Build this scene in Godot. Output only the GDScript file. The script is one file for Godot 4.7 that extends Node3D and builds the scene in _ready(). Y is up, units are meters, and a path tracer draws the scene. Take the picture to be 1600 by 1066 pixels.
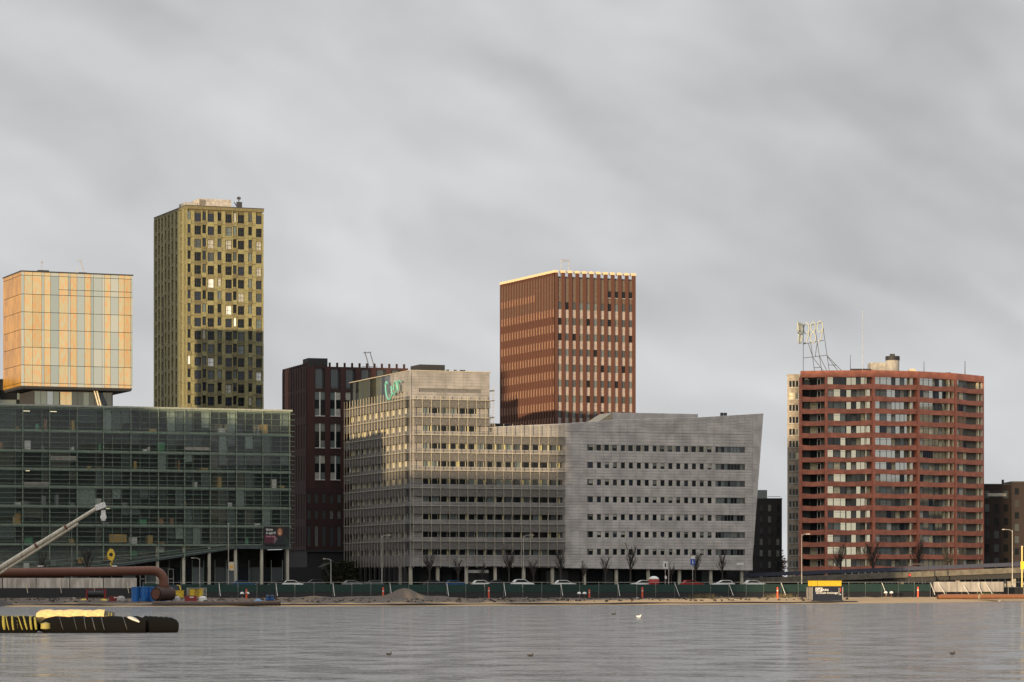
extends Node3D
# A harbour basin with a row of office and apartment towers behind it, under a grey sky with low warm sun.
# x to the right, y up, -z away from the camera; metres. Water level is y = 0, street level is STREET.

const STREET := 2.6
var rng := RandomNumberGenerator.new()
var used := {}
var box_cache := {}
var M := {}
var T := {}
var OFF := Transform3D(Basis(), Vector3(0, -STREET, 0))   # lets parts be given in heights above the water

# ------------------------------------------------------------------ helpers
class Batch:
	var v := PackedVector3Array()
	var n := PackedVector3Array()
	var uv := PackedVector2Array()
	var with_uv := false
	func tri(a: Vector3, b: Vector3, c: Vector3) -> void:
		var q := (c - a).cross(b - a).normalized()
		v.append_array([a, b, c])
		n.append_array([q, q, q])
		uv.append_array([Vector2.ZERO, Vector2.ZERO, Vector2.ZERO])
	func quad(a: Vector3, b: Vector3, c: Vector3, d: Vector3) -> void:
		tri(a, b, c)
		tri(a, c, d)
	func smooth_quad(a, b, c, d, na, nb, nc, nd) -> void:
		v.append_array([a, b, c, a, c, d])
		n.append_array([na, nb, nc, na, nc, nd])
		for i in 6:
			uv.append(Vector2.ZERO)
	func box(x0: float, x1: float, y0: float, y1: float, z0: float, z1: float, t := Transform3D()) -> void:
		var p := []
		for i in 8:
			p.append(t * Vector3(x1 if i & 1 else x0, y1 if i & 2 else y0, z1 if i & 4 else z0))
		quad(p[6], p[7], p[5], p[4])
		quad(p[3], p[2], p[0], p[1])
		quad(p[7], p[3], p[1], p[5])
		quad(p[2], p[6], p[4], p[0])
		quad(p[2], p[3], p[7], p[6])
		quad(p[4], p[5], p[1], p[0])
	func prism(pts: PackedVector2Array, z0: float, z1: float, t := Transform3D()) -> void:
		var q := pts
		if not Geometry2D.is_polygon_clockwise(q):
			q = pts.duplicate()
			q.reverse()
		var idx := Geometry2D.triangulate_polygon(q)
		for i in range(0, idx.size(), 3):
			var a := q[idx[i]]
			var b := q[idx[i + 1]]
			var c := q[idx[i + 2]]
			if (b - a).cross(c - a) > 0.0:
				var s := b
				b = c
				c = s
			tri(t * Vector3(a.x, a.y, z1), t * Vector3(b.x, b.y, z1), t * Vector3(c.x, c.y, z1))
			tri(t * Vector3(a.x, a.y, z0), t * Vector3(c.x, c.y, z0), t * Vector3(b.x, b.y, z0))
		for i in q.size():
			var a := q[i]
			var b := q[(i + 1) % q.size()]
			quad(t * Vector3(a.x, a.y, z0), t * Vector3(b.x, b.y, z0), t * Vector3(b.x, b.y, z1), t * Vector3(a.x, a.y, z1))
	func tube(pts: Array, radii, sides := 8, caps := true) -> void:
		var rings := []
		var norms := []
		var side := Vector3.ZERO
		for i in pts.size():
			var dir: Vector3 = (pts[mini(i + 1, pts.size() - 1)] - pts[maxi(i - 1, 0)]).normalized()
			if side == Vector3.ZERO:
				side = dir.cross(Vector3.UP if absf(dir.y) < 0.9 else Vector3.RIGHT).normalized()
			else:
				side = (side - dir * side.dot(dir)).normalized()
			var up := side.cross(dir)
			var r: float = radii[i] if radii is Array else radii
			var ring := []
			var nr := []
			for k in sides:
				var a := TAU * k / sides
				var d := side * cos(a) + up * sin(a)
				ring.append(pts[i] + d * r)
				nr.append(d)
			rings.append(ring)
			norms.append(nr)
		for i in pts.size() - 1:
			for k in sides:
				var l := (k + 1) % sides
				smooth_quad(rings[i][k], rings[i][l], rings[i + 1][l], rings[i + 1][k], norms[i][k], norms[i][l], norms[i + 1][l], norms[i + 1][k])
		if caps:
			for k in sides:
				var l := (k + 1) % sides
				tri(pts[0], rings[0][l], rings[0][k])
				tri(pts[-1], rings[-1][k], rings[-1][l])
	func lathe(profile: Array, sides := 14, at := Vector3.ZERO) -> void:   # profile of Vector2(radius, height), upwards
		for i in profile.size() - 1:
			var p: Vector2 = profile[i]
			var q: Vector2 = profile[i + 1]
			var e := (q - p)
			var out := Vector2(e.y, -e.x).normalized()
			for k in sides:
				var a := TAU * k / sides
				var b := TAU * (k + 1) / sides
				var da := Vector3(cos(a), 0, sin(a))
				var db := Vector3(cos(b), 0, sin(b))
				var na := da * out.x + Vector3.UP * out.y
				var nb := db * out.x + Vector3.UP * out.y
				smooth_quad(at + da * p.x + Vector3.UP * p.y, at + db * p.x + Vector3.UP * p.y, at + db * q.x + Vector3.UP * q.y, at + da * q.x + Vector3.UP * q.y, na, nb, nb, na)
	func mesh() -> ArrayMesh:
		var arr := []
		arr.resize(Mesh.ARRAY_MAX)
		arr[Mesh.ARRAY_VERTEX] = v
		arr[Mesh.ARRAY_NORMAL] = n
		if with_uv:
			arr[Mesh.ARRAY_TEX_UV] = uv
		var m := ArrayMesh.new()
		m.add_surface_from_arrays(Mesh.PRIMITIVE_TRIANGLES, arr)
		return m

func numbered(n: String) -> String:
	used[n] = used.get(n, -1) + 1
	return n if used[n] == 0 else "%s_%03d" % [n, used[n]]

func thing(n: String, label: String, category: String, at := Vector3.ZERO, turn := 0.0, group := "") -> Node3D:
	var o := Node3D.new()
	o.name = numbered(n)
	add_child(o)
	o.position = at
	o.rotation.y = turn
	o.set_meta("label", label)
	o.set_meta("category", category)
	if group:
		o.set_meta("group", group)
	return o

func part(parent: Node, n: String, mesh: Mesh, m: Material, xf := Transform3D()) -> MeshInstance3D:
	var o := MeshInstance3D.new()
	o.name = n
	o.mesh = mesh
	o.material_override = m
	o.transform = xf
	parent.add_child(o, true)
	return o

func bx(parent: Node, n: String, x0: float, x1: float, y0: float, y1: float, z0: float, z1: float, m: Material, fr := Transform3D()) -> MeshInstance3D:
	var s := Vector3(x1 - x0, y1 - y0, z1 - z0).abs().snapped(Vector3.ONE * 0.001)
	if not box_cache.has(s):
		var b := BoxMesh.new()
		b.size = s
		box_cache[s] = b
	return part(parent, n, box_cache[s], m, fr * Transform3D(Basis(), Vector3((x0 + x1) / 2, (y0 + y1) / 2, (z0 + z1) / 2)))

func structure(n: String, mesh: Mesh, m: Material, at := Vector3.ZERO) -> MeshInstance3D:
	var o := part(self, n, mesh, m, Transform3D(Basis(), at))
	o.set_meta("kind", "structure")
	return o

func stuff(o: Node) -> Node:
	o.set_meta("kind", "stuff")
	return o

func left_frame(depth: float, y0 := -STREET) -> Transform3D:   # frame on a thing's left side: x from its back to its front corner, z outwards
	return Transform3D(Basis(Vector3(0, 0, 1), Vector3.UP, Vector3(-1, 0, 0)), Vector3(0, y0, -depth))

func right_frame(width: float, y0 := -STREET) -> Transform3D:   # on the right side: x from its front corner to its back, z outwards
	return Transform3D(Basis(Vector3(0, 0, -1), Vector3.UP, Vector3(1, 0, 0)), Vector3(width, y0, 0))

func pick(a: Array):
	return a[rng.randi() % a.size()]

# ------------------------------------------------------------------ materials
func grain(called: String, low: float, high: float, freq: float, octaves := 4, stretch := Vector2.ONE, size := 512) -> void:
	var no := FastNoiseLite.new()
	no.noise_type = FastNoiseLite.TYPE_SIMPLEX_SMOOTH
	no.seed = called.hash() % 10000
	no.frequency = freq
	no.fractal_octaves = octaves
	var im := no.get_seamless_image(int(size * stretch.x), int(size * stretch.y))
	im.resize(size, size, Image.INTERPOLATE_BILINEAR)
	im.convert(Image.FORMAT_RGB8)
	for y in size:
		for x in size:
			var k := im.get_pixel(x, y).r
			var g := low + (high - low) * smoothstep(0.15, 0.85, k)
			im.set_pixel(x, y, Color(g, g, g))
	T[called] = ImageTexture.create_from_image(im)

func mat(called: String, c: Color, rough := 0.8, tex := "", scale := 0.1, metal := 0.0, spec := 0.5) -> StandardMaterial3D:
	var m := StandardMaterial3D.new()
	m.resource_name = called
	m.albedo_color = c.linear_to_srgb()
	m.roughness = rough
	m.metallic = metal
	m.metallic_specular = spec
	if tex:
		m.albedo_texture = T[tex]
		m.uv1_triplanar = true
		m.uv1_world_triplanar = true
		m.uv1_scale = Vector3.ONE * scale
	M[called] = m
	return m

func lin(r: float, g: float, b: float) -> Color:
	return Color(r, g, b)

func tones(called: String, c: Color, spread: float, count: int, rough: float, tex: String, scale: float, metal := 0.0, spec := 0.5) -> Array:
	var a := []
	for i in count:
		var k := 1.0 + spread * (2.0 * i / maxf(count - 1, 1) - 1.0)
		a.append(mat(called + "_%d" % i, Color(c.r * k, c.g * k, c.b * k), rough, tex, scale, metal, spec))
	M[called] = a
	return a

func make_materials() -> void:
	grain("fine", 0.80, 1.0, 0.02, 5)
	grain("blotch", 0.84, 1.0, 0.012, 5)
	grain("streak", 0.78, 1.0, 0.02, 4, Vector2(1.0, 0.14))
	grain("bands", 0.72, 1.0, 0.02, 4, Vector2(0.2, 1.0))
	grain("speck", 0.70, 1.0, 0.06, 3)
	# glass
	mat("dark_glass", lin(0.010, 0.012, 0.014), 0.06, "", 1, 0, 0.36)
	mat("blue_glass", lin(0.018, 0.023, 0.036), 0.06, "", 1, 0, 0.45)
	mat("grey_glass", lin(0.055, 0.064, 0.066), 0.1, "", 1, 0, 0.5)
	mat("teal_glass", lin(0.10, 0.125, 0.125), 0.1, "", 1, 0, 0.6)
	mat("mirror_glass", lin(0.42, 0.46, 0.45), 0.08, "", 1, 0.85, 0.5)
	mat("coated_glass", lin(0.55, 0.55, 0.49), 0.04, "", 1, 0.9, 0.5)
	mat("curtain", lin(0.42, 0.41, 0.36), 0.7, "bands", 0.4)
	mat("cream_curtain", lin(0.62, 0.56, 0.38), 0.6, "bands", 0.3)
	mat("white_blind", lin(0.68, 0.68, 0.66), 0.6)
	mat("yellow_blind", lin(0.40, 0.37, 0.17), 0.7)
	mat("grey_curtain", lin(0.17, 0.18, 0.165), 0.8, "bands", 0.4)
	var pane := mat("clear_pane", lin(0.55, 0.72, 0.66), 0.02, "", 1, 0, 0.5)
	pane.transparency = BaseMaterial3D.TRANSPARENCY_ALPHA
	pane.albedo_color.a = 0.02
	pane.metallic_specular = 0.34
	# general
	mat("black", lin(0.012, 0.012, 0.014), 0.7)
	mat("soot", lin(0.03, 0.03, 0.032), 0.8, "fine", 0.2)
	mat("dark_steel", lin(0.06, 0.062, 0.065), 0.5, "fine", 0.2, 0.4)
	mat("pale_steel", lin(0.42, 0.40, 0.36), 0.5, "fine", 0.2, 0.3)
	mat("white_paint", lin(0.72, 0.71, 0.68), 0.5, "fine", 0.3)
	mat("cream_paint", lin(0.62, 0.54, 0.38), 0.6, "fine", 0.3)
	mat("roofing", lin(0.11, 0.11, 0.11), 0.9, "blotch", 0.1)
	mat("concrete", lin(0.33, 0.31, 0.28), 0.85, "blotch", 0.12)
	mat("pillar_concrete", lin(0.46, 0.43, 0.35), 0.8, "streak", 0.1)

func build_sky() -> ImageTexture:
	var w := 2048
	var h := 1024
	var im := Image.create(w + 16, h, false, Image.FORMAT_RGBF)
	var a := FastNoiseLite.new()
	a.seed = 41
	a.noise_type = FastNoiseLite.TYPE_SIMPLEX_SMOOTH
	a.frequency = 1.0
	a.fractal_octaves = 5
	a.fractal_gain = 0.5
	var b := FastNoiseLite.new()
	b.seed = 77
	b.noise_type = FastNoiseLite.TYPE_SIMPLEX_SMOOTH
	b.frequency = 1.0
	b.fractal_octaves = 4
	var to_sun := Vector3(-0.447, 0.07, 0.894)
	for y in h:
		var el := PI * (0.5 - (y + 0.5) / h)
		if el < -0.02:
			im.fill_rect(Rect2i(0, y, w + 16, h - y), Color(0.10, 0.10, 0.105))
			break
		for x in w + 16:
			var az := TAU * (x - 8 + 0.5) / w
			var d := Vector3(sin(az) * cos(el), sin(el), -cos(az) * cos(el))
			# a sheet of cloud: the pattern is stretched sideways and closes up towards the horizon
			var p := Vector3(d.x, d.y * 2.1 + 0.7 * d.x, d.z)
			var q := p * 6.0
			var warp := b.get_noise_3d(q.x * 0.8, q.y * 0.8, q.z * 0.8)
			var k := a.get_noise_3d(q.x + warp * 0.5, q.y + warp * 0.5, q.z)
			var big := b.get_noise_3d(p.x * 2.0 + 7.0, p.y * 2.2, p.z * 2.0)
			var fine := a.get_noise_3d(q.x * 3.1 + 5.0, q.y * 3.4, q.z * 3.1)
			var l := 0.555 + 0.155 * k + 0.11 * big + 0.05 * fine
			l += 0.10 * exp(-el / 0.05)            # paler towards the horizon
			l = clampf(l, 0.36, 0.72)
			l *= 1.0 + 1.5 * smoothstep(0.1, 1.0, d.y) + 0.3 * d.y   # an overcast sky is brightest overhead
			var c := Color(l * 0.985, l * 0.995, l * 1.018)
			# the gap in the clouds where the low sun stands
			var g := exp(-pow(d.angle_to(to_sun) / 0.38, 2.0))
			c = Color(c.r * (1 + 1.5 * g), c.g * (1 + 1.1 * g), c.b * (1 + 0.3 * g))
			im.set_pixel(x, y, c)
	im.resize(4128, 2048, Image.INTERPOLATE_CUBIC)
	im = im.get_region(Rect2i(16, 0, 4096, 2048))
	return ImageTexture.create_from_image(im)

# ------------------------------------------------------------------ stage
func _ready() -> void:
	rng.seed = 20240
	# camera: level, with the lens shifted up as in architectural photographs
	var cam := Camera3D.new()
	cam.name = "camera"
	add_child(cam)
	cam.position = Vector3(0, 4.3, 0)
	cam.projection = Camera3D.PROJECTION_FRUSTUM
	cam.near = 1.0
	cam.far = 9000.0
	cam.size = 2.0 * 533.0 / 4800.0
	cam.frustum_offset = Vector2(0, 372.0 / 4800.0)
	cam.current = true
	# sky and exposure
	var we := WorldEnvironment.new()
	we.name = "world_environment"
	var env := Environment.new()
	env.background_mode = Environment.BG_SKY
	var pan := PanoramaSkyMaterial.new()
	pan.panorama = build_sky()
	env.sky = Sky.new()
	env.sky.sky_material = pan
	env.background_energy_multiplier = 0.62
	env.tonemap_mode = Environment.TONE_MAPPER_LINEAR
	env.tonemap_exposure = 1.62
	env.sdfgi_enabled = true
	env.ssao_enabled = true
	env.ssil_enabled = true
	we.environment = env
	add_child(we)
	# the low sun, from behind the camera on its left
	var sun := DirectionalLight3D.new()
	sun.name = "sun"
	add_child(sun)
	var e := deg_to_rad(4.0)
	sun.look_at_from_position(Vector3(-0.447 * cos(e), sin(e), 0.894 * cos(e)) * 100.0, Vector3.ZERO)
	sun.light_energy = 1.45
	sun.light_color = Color(1.0, 0.885, 0.71)
	sun.light_angular_distance = 0.5
	sun.shadow_enabled = true

	make_materials()
	ground_and_water()
	gold_block()
	yellow_tower()
	dark_red_building()
	glass_building()
	grey_building()
	brown_tower()
	red_building()
	far_buildings()
	viaduct()
	shore_fences()
	street()
	works()
	floats_and_birds()
	towers_behind_the_camera()

# ------------------------------------------------------------------ ground and water
func waterline(x: float) -> float:   # distance of the water's edge, by x
	var pts := [[-400, 470], [-85, 478], [-34, 482], [-10, 491], [22, 514], [44, 529], [70, 552], [102, 600], [200, 640], [500, 700]]
	for i in pts.size() - 1:
		if x <= pts[i + 1][0]:
			return lerpf(pts[i][1], pts[i + 1][1], clampf((x - pts[i][0]) / float(pts[i + 1][0] - pts[i][0]), 0, 1))
	return 700.0

func fence_line(x: float) -> float:
	return 566.0 + maxf(0.0, x - 30.0) * 0.75

func ground_and_water() -> void:
	# water: one rippled sheet; the ripples are a normal map of several sizes of wavelet
	var no := FastNoiseLite.new()
	no.noise_type = FastNoiseLite.TYPE_SIMPLEX_SMOOTH
	no.seed = 5
	no.frequency = 0.012
	no.fractal_octaves = 5
	no.fractal_gain = 0.62
	var nt := NoiseTexture2D.new()
	nt.width = 1024
	nt.height = 1024
	nt.seamless = true
	nt.as_normal_map = true
	nt.bump_strength = 70.0
	nt.noise = no
	var wm := mat("water", lin(0.20, 0.205, 0.21), 1.0, "", 1, 0, 1.0)
	grain("ripple_patches", 0.05, 0.20, 0.008, 3)
	wm.roughness_texture = T["ripple_patches"]
	wm.normal_enabled = true
	wm.normal_texture = nt
	wm.normal_scale = 1.0
	wm.uv1_triplanar = true
	wm.uv1_world_triplanar = true
	wm.uv1_scale = Vector3(0.034, 0.034, 0.034)
	var pm := PlaneMesh.new()
	pm.size = Vector2(6000, 1700)
	structure("water", pm, wm, Vector3(0, 0, -150))
	# the reclaimed shore: pale wet sand at the water's edge, brown earth above, heaps and ruts
	var b := SurfaceTool.new()
	b.begin(Mesh.PRIMITIVE_TRIANGLES)
	var n1 := FastNoiseLite.new()
	n1.seed = 9
	n1.frequency = 0.12
	n1.fractal_octaves = 4
	var steps := [-6.0, -1.0, 0.0, 1.0, 2.0, 3.5, 5.0, 7.0, 9.0, 11.0, 13.0, 16.0, 19.0, 22.0, 26.0, 30.0, 35.0, 40.0, 46.0, 52.0, 58.0, 66.0, 76.0, 90.0]
	var heights := [-0.9, -0.12, 0.0, 0.10, 0.18, 0.24, 0.28, 0.32, 0.36, 0.40, 0.44, 0.50, 0.56, 0.62, 0.68, 0.72, 0.76, 0.78, 0.80, 0.80, 0.80, 0.80, 0.80, 0.80]
	var cols := 520
	for i in cols + 1:
		var x := -260.0 + 520.0 * i / cols
		var wl := waterline(x) + 1.2 * n1.get_noise_2d(x * 0.6, 50.0)
		for j in steps.size():
			var s: float = steps[j]
			var d := wl + s
			var y: float = heights[j]
			if s > 3.0:
				y += (0.16 + 0.12 * minf(1.0, s / 20.0)) * n1.get_noise_2d(x * 1.4, d * 1.4) * minf(1.0, s / 6.0)
				# the heap of spoil and the low ridges beside it
				y += 1.25 * exp(-pow((x + 19.0) / 2.2, 2) - pow((d - 540.0) / 5.0, 2))
				y += 0.75 * exp(-pow((x + 18.0) / 7.5, 2) - pow((d - 541.0) / 6.0, 2))
				y += 0.45 * exp(-pow((x + 33.0) / 9.0, 2) - pow((d - 545.0) / 6.0, 2))
			var sand := lin(0.44, 0.29, 0.135)
			var earth := lin(0.085, 0.058, 0.036)
			var mud := lin(0.05, 0.038, 0.028)
			var edge := 11.0 + 26.0 * smoothstep(-5.0, 40.0, x) + 3.0 * n1.get_noise_2d(x * 0.5, 9.0) - 2.2 * smoothstep(-40.0, -60.0, x)
			var k := smoothstep(edge - 4.0, edge + 4.0, s + 9.0 * n1.get_noise_2d(x * 2.0, d * 2.0))
			var c := sand.lerp(earth, k)
			c = c.lerp(mud, smoothstep(0.1, 0.4, n1.get_noise_2d(x * 0.9 + 90.0, d * 2.2)) * k)
			c = c.lerp(sand * 0.7, smoothstep(0.25, 0.5, n1.get_noise_2d(x * 0.5 + 300.0, d * 3.0)) * k * 0.6)
			b.set_color(c)
			b.set_smooth_group(0)
			b.add_vertex(Vector3(x, y, -d))
	for i in cols:
		for j in steps.size() - 1:
			var a := i * steps.size() + j
			var q := a + steps.size()
			for k in [a, a + 1, q, q, a + 1, q + 1]:
				b.add_index(k)
	b.generate_normals()
	var sm := mat("shore", lin(1, 1, 1), 0.9, "speck", 0.15)
	sm.vertex_color_use_as_albedo = true
	structure("shore_ground", b.commit(), sm)
	# quay wall and the street level behind it, out to the horizon
	var gb := Batch.new()
	for i in 40:
		var x0 := -300.0 + 20.0 * i
		var x1 := x0 + 20.0
		var d0 := fence_line(x0) + 4.0
		var d1 := fence_line(x1) + 4.0
		gb.quad(Vector3(x0, STREET, -d0), Vector3(x1, STREET, -d1), Vector3(x1, -1, -d1), Vector3(x0, -1, -d0))
		gb.quad(Vector3(x0, STREET, -d0 - 0.9), Vector3(x1, STREET, -d1 - 0.9), Vector3(x1, STREET, -d1), Vector3(x0, STREET, -d0))
	structure("quay_wall", gb.mesh(), mat("quay_wall", lin(0.016, 0.016, 0.017), 0.85, "blotch", 0.2))
	var rb := Batch.new()
	for i in 40:
		var x0 := -300.0 + 20.0 * i
		var x1 := x0 + 20.0
		var d0 := fence_line(x0) + 4.9
		var d1 := fence_line(x1) + 4.9
		rb.quad(Vector3(x0, STREET, -4200), Vector3(x1, STREET, -4200), Vector3(x1, STREET, -d1), Vector3(x0, STREET, -d0))
	rb.quad(Vector3(-4000, STREET, -4200), Vector3(-300, STREET, -4200), Vector3(-300, STREET, -571), Vector3(-4000, STREET, -571))
	rb.quad(Vector3(500, STREET, -4200), Vector3(4000, STREET, -4200), Vector3(4000, STREET, -930), Vector3(500, STREET, -930))
	structure("street_ground", rb.mesh(), mat("asphalt", lin(0.055, 0.055, 0.055), 0.9, "blotch", 0.1))

# ------------------------------------------------------------------ the gold cube on the glass block
func gold_block() -> void:
	var W := 23.24
	var DP := 15.92
	var t := thing("gold_office_block", "cube-shaped office block with orange and pale glass panels above the glass building", "building", Vector3(-99.1, STREET, -620), deg_to_rad(22.5))
	var grt := grain_streaks()
	var warm := []
	for i in 5:
		var m := mat("timber_sheen_print_%d" % i, [lin(0.45, 0.365, 0.26), lin(0.44, 0.34, 0.225), lin(0.42, 0.36, 0.27), lin(0.46, 0.37, 0.26), lin(0.42, 0.31, 0.195)][i], 0.22, "", 1, 0, 0.6)
		m.albedo_texture = grt
		m.uv1_triplanar = true
		m.uv1_world_triplanar = true
		m.uv1_scale = Vector3(0.16, 0.16, 0.16)
		m.uv1_offset = Vector3(0.21 * i, 0.13 * i, 0.37 * i)
		warm.append(m)
	var orange := []
	for i in 3:
		orange.append(mat("orange_panel_%d" % i, [lin(0.41, 0.21, 0.03), lin(0.37, 0.185, 0.026), lin(0.44, 0.23, 0.036)][i], 0.3, "streak", 0.14))
	var pale := [mat("pale_glass_0", lin(0.28, 0.32, 0.32), 0.12, "", 1, 0.1, 0.6), mat("pale_glass_1", lin(0.34, 0.36, 0.34), 0.12, "", 1, 0.1, 0.6), mat("pale_glass_2", lin(0.235, 0.28, 0.29), 0.1, "", 1, 0.1, 0.6)]
	var F := OFF
	bx(t, "core", 0.15, W - 0.15, 43.0, 66.1, -DP + 0.15, -0.15, M.soot, F)
	bx(t, "core", 3.0, 19.6, 20.0, 43.0, -14.0, -2.2, M.soot, F)
	var us := [0.0, 0.62, 2.35, 4.25, 4.73, 6.05, 7.79, 9.7, 10.16, 11.52, 13.13, 14.42, 14.98, 16.77, 17.3, 18.53, 20.22, 21.39, 22.81, 23.24]
	var kinds := "gwwgwgwgwgwggpwgwwg"
	var vs := [66.41, 65.67, 61.87, 58.27, 54.71, 51.15, 47.55, 43.96, 43.28]
	for r in 8:
		for c in us.size() - 1:
			var k := kinds[c]
			var change := 1 if rng.randf() < 0.22 else 0
			var m: Material = pale[(c + change) % 3] if k == "g" else (pale[1] if k == "p" else warm[(c * 2 + change) % 5])
			if r == 0 or r == 7:
				m = pale[1] if k != "w" else warm[3]
			var y1: float = vs[r] - 0.05
			var y0: float = vs[r + 1] + 0.05
			if r == 1 and c >= 6:
				bx(t, "facade_panel", us[c] + 0.03, us[c + 1] - 0.03, y0, 62.95, -0.15, 0.0, m, F)
				bx(t, "facade_panel", us[c] + 0.03, us[c + 1] - 0.03, 63.05, y1, -0.15, 0.0, m, F)
			else:
				bx(t, "facade_panel", us[c] + 0.03, us[c + 1] - 0.03, y0, y1, -0.15, 0.0, m, F)
	var L := left_frame(DP)
	var ls := [0.0, 2.7, 4.5, 9.08, 11.14, 12.74, 14.4, DP]
	for r in 8:
		for c in ls.size() - 1:
			bx(t, "facade_panel", ls[c] + 0.04, ls[c + 1] - 0.04, vs[r + 1] + 0.05, vs[r] - 0.05, -0.15, 0.0, pick(orange), L)
	bx(t, "coping", -0.1, W + 0.1, 66.41, 66.62, -DP - 0.1, 0.1, M.dark_steel, F)
	bx(t, "soffit", 0.3, W - 0.3, 42.75, 43.0, -DP + 0.3, -0.3, M.black, F)
	# the set-back storey that carries the cube
	for i in 4:
		bx(t, "base_window", 3.3 + 1.28 * i, 4.5 + 1.28 * i, 36.5, 42.4, -2.2, -2.05, M.teal_glass if i != 2 else M.mirror_glass, F)
	for i in 9:
		bx(t, "base_panel", 8.6 + 1.2 * i, 9.75 + 1.2 * i, 36.5, 42.4, -2.2, -2.05, pick([M.teal_glass, M.grey_glass, M.grey_glass, warm[2]]), F)
	# roof gear
	bx(t, "roof_box", 4.2, 6.4, 66.62, 67.1, -4, -2.6, M.black, F)
	bx(t, "mast", 5.06, 5.14, 67.1, 68.9, -3.4, -3.32, M.pale_steel, F)
	bx(t, "mast_head", 4.95, 5.25, 68.6, 68.95, -3.5, -3.22, M.pale_steel, F)
	bx(t, "roof_box", 12.6, 14.2, 66.62, 66.95, -4, -2.4, M.black, F)
	var b := Batch.new()
	b.tube([Vector3(13.8, 66.9, -3), Vector3(13.0, 69.4, -3)], 0.09, 6)
	b.tube([Vector3(12.3, 69.2, -3), Vector3(13.3, 69.55, -3)], 0.08, 6)
	b.tube([Vector3(12.4, 66.9, -3), Vector3(12.4, 67.6, -3)], 0.1, 6)
	part(t, "cleaning_davit", b.mesh(), M.pale_steel, F)
	for k in 2:
		var p := Batch.new()
		p.tube([Vector3(15.4 + 0.55 * k, 43.0, -1.2), Vector3(16.9 + 0.45 * k, 36.5, 0.0)], 0.16, 8)
		part(t, "brace_pole", p.mesh(), M.cream_paint, F)
	# dark glazed annex with sloping floor lines, at the left behind the cube
	var a := thing("glass_annex", "dark green glazed annex below the gold cube, cut by the left edge", "building", Vector3(-126.0, STREET, -640), deg_to_rad(12))
	bx(a, "core", 0, 31.5, 0, 46.0 - STREET, -12, -0.3, M.soot)
	for r in 5:
		for c in 7:
			bx(a, "pane", 4.5 * c + 0.08, 4.5 * c + 4.42, 34.0 + 2.0 * r, 35.9 + 2.0 * r, -0.2, 0.0, pick([M.grey_glass, M.dark_glass, M.teal_glass]), OFF)
	bx(a, "coping", -0.1, 31.6, 46.0, 46.25, -12.1, 0.1, M.dark_steel, OFF)
	var rp := thing("roof_plant", "low dark plant boxes on the glass roof between gold cube and olive tower", "roof plant", Vector3(-78.6, 37.3, -632), deg_to_rad(20))
	bx(rp, "plant_box", 0, 2.6, 0, 1.0, -2, 0, M.dark_steel)
	bx(rp, "plant_box", 2.7, 5.4, 0, 0.8, -2, 0, M.soot)
	bx(rp, "duct", 0.5, 4.6, 1.0, 1.25, -1.6, -0.6, M.black)

func grain_streaks() -> ImageTexture:   # timber print in upright streaks; the pale grey paints its glass sheen
	var n := FastNoiseLite.new()
	n.seed = 31
	n.noise_type = FastNoiseLite.TYPE_SIMPLEX_SMOOTH
	n.frequency = 0.055
	n.fractal_octaves = 4
	var im := n.get_seamless_image(512, 48)
	im.resize(512, 512, Image.INTERPOLATE_BILINEAR)
	im.convert(Image.FORMAT_RGB8)
	for y in 512:
		for x in 512:
			var k := smoothstep(0.3, 0.7, im.get_pixel(x, y).r)
			im.set_pixel(x, y, Color(1.0, 0.87, 0.74).lerp(Color(0.88, 1.0, 1.0), k))
	return ImageTexture.create_from_image(im)

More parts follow.
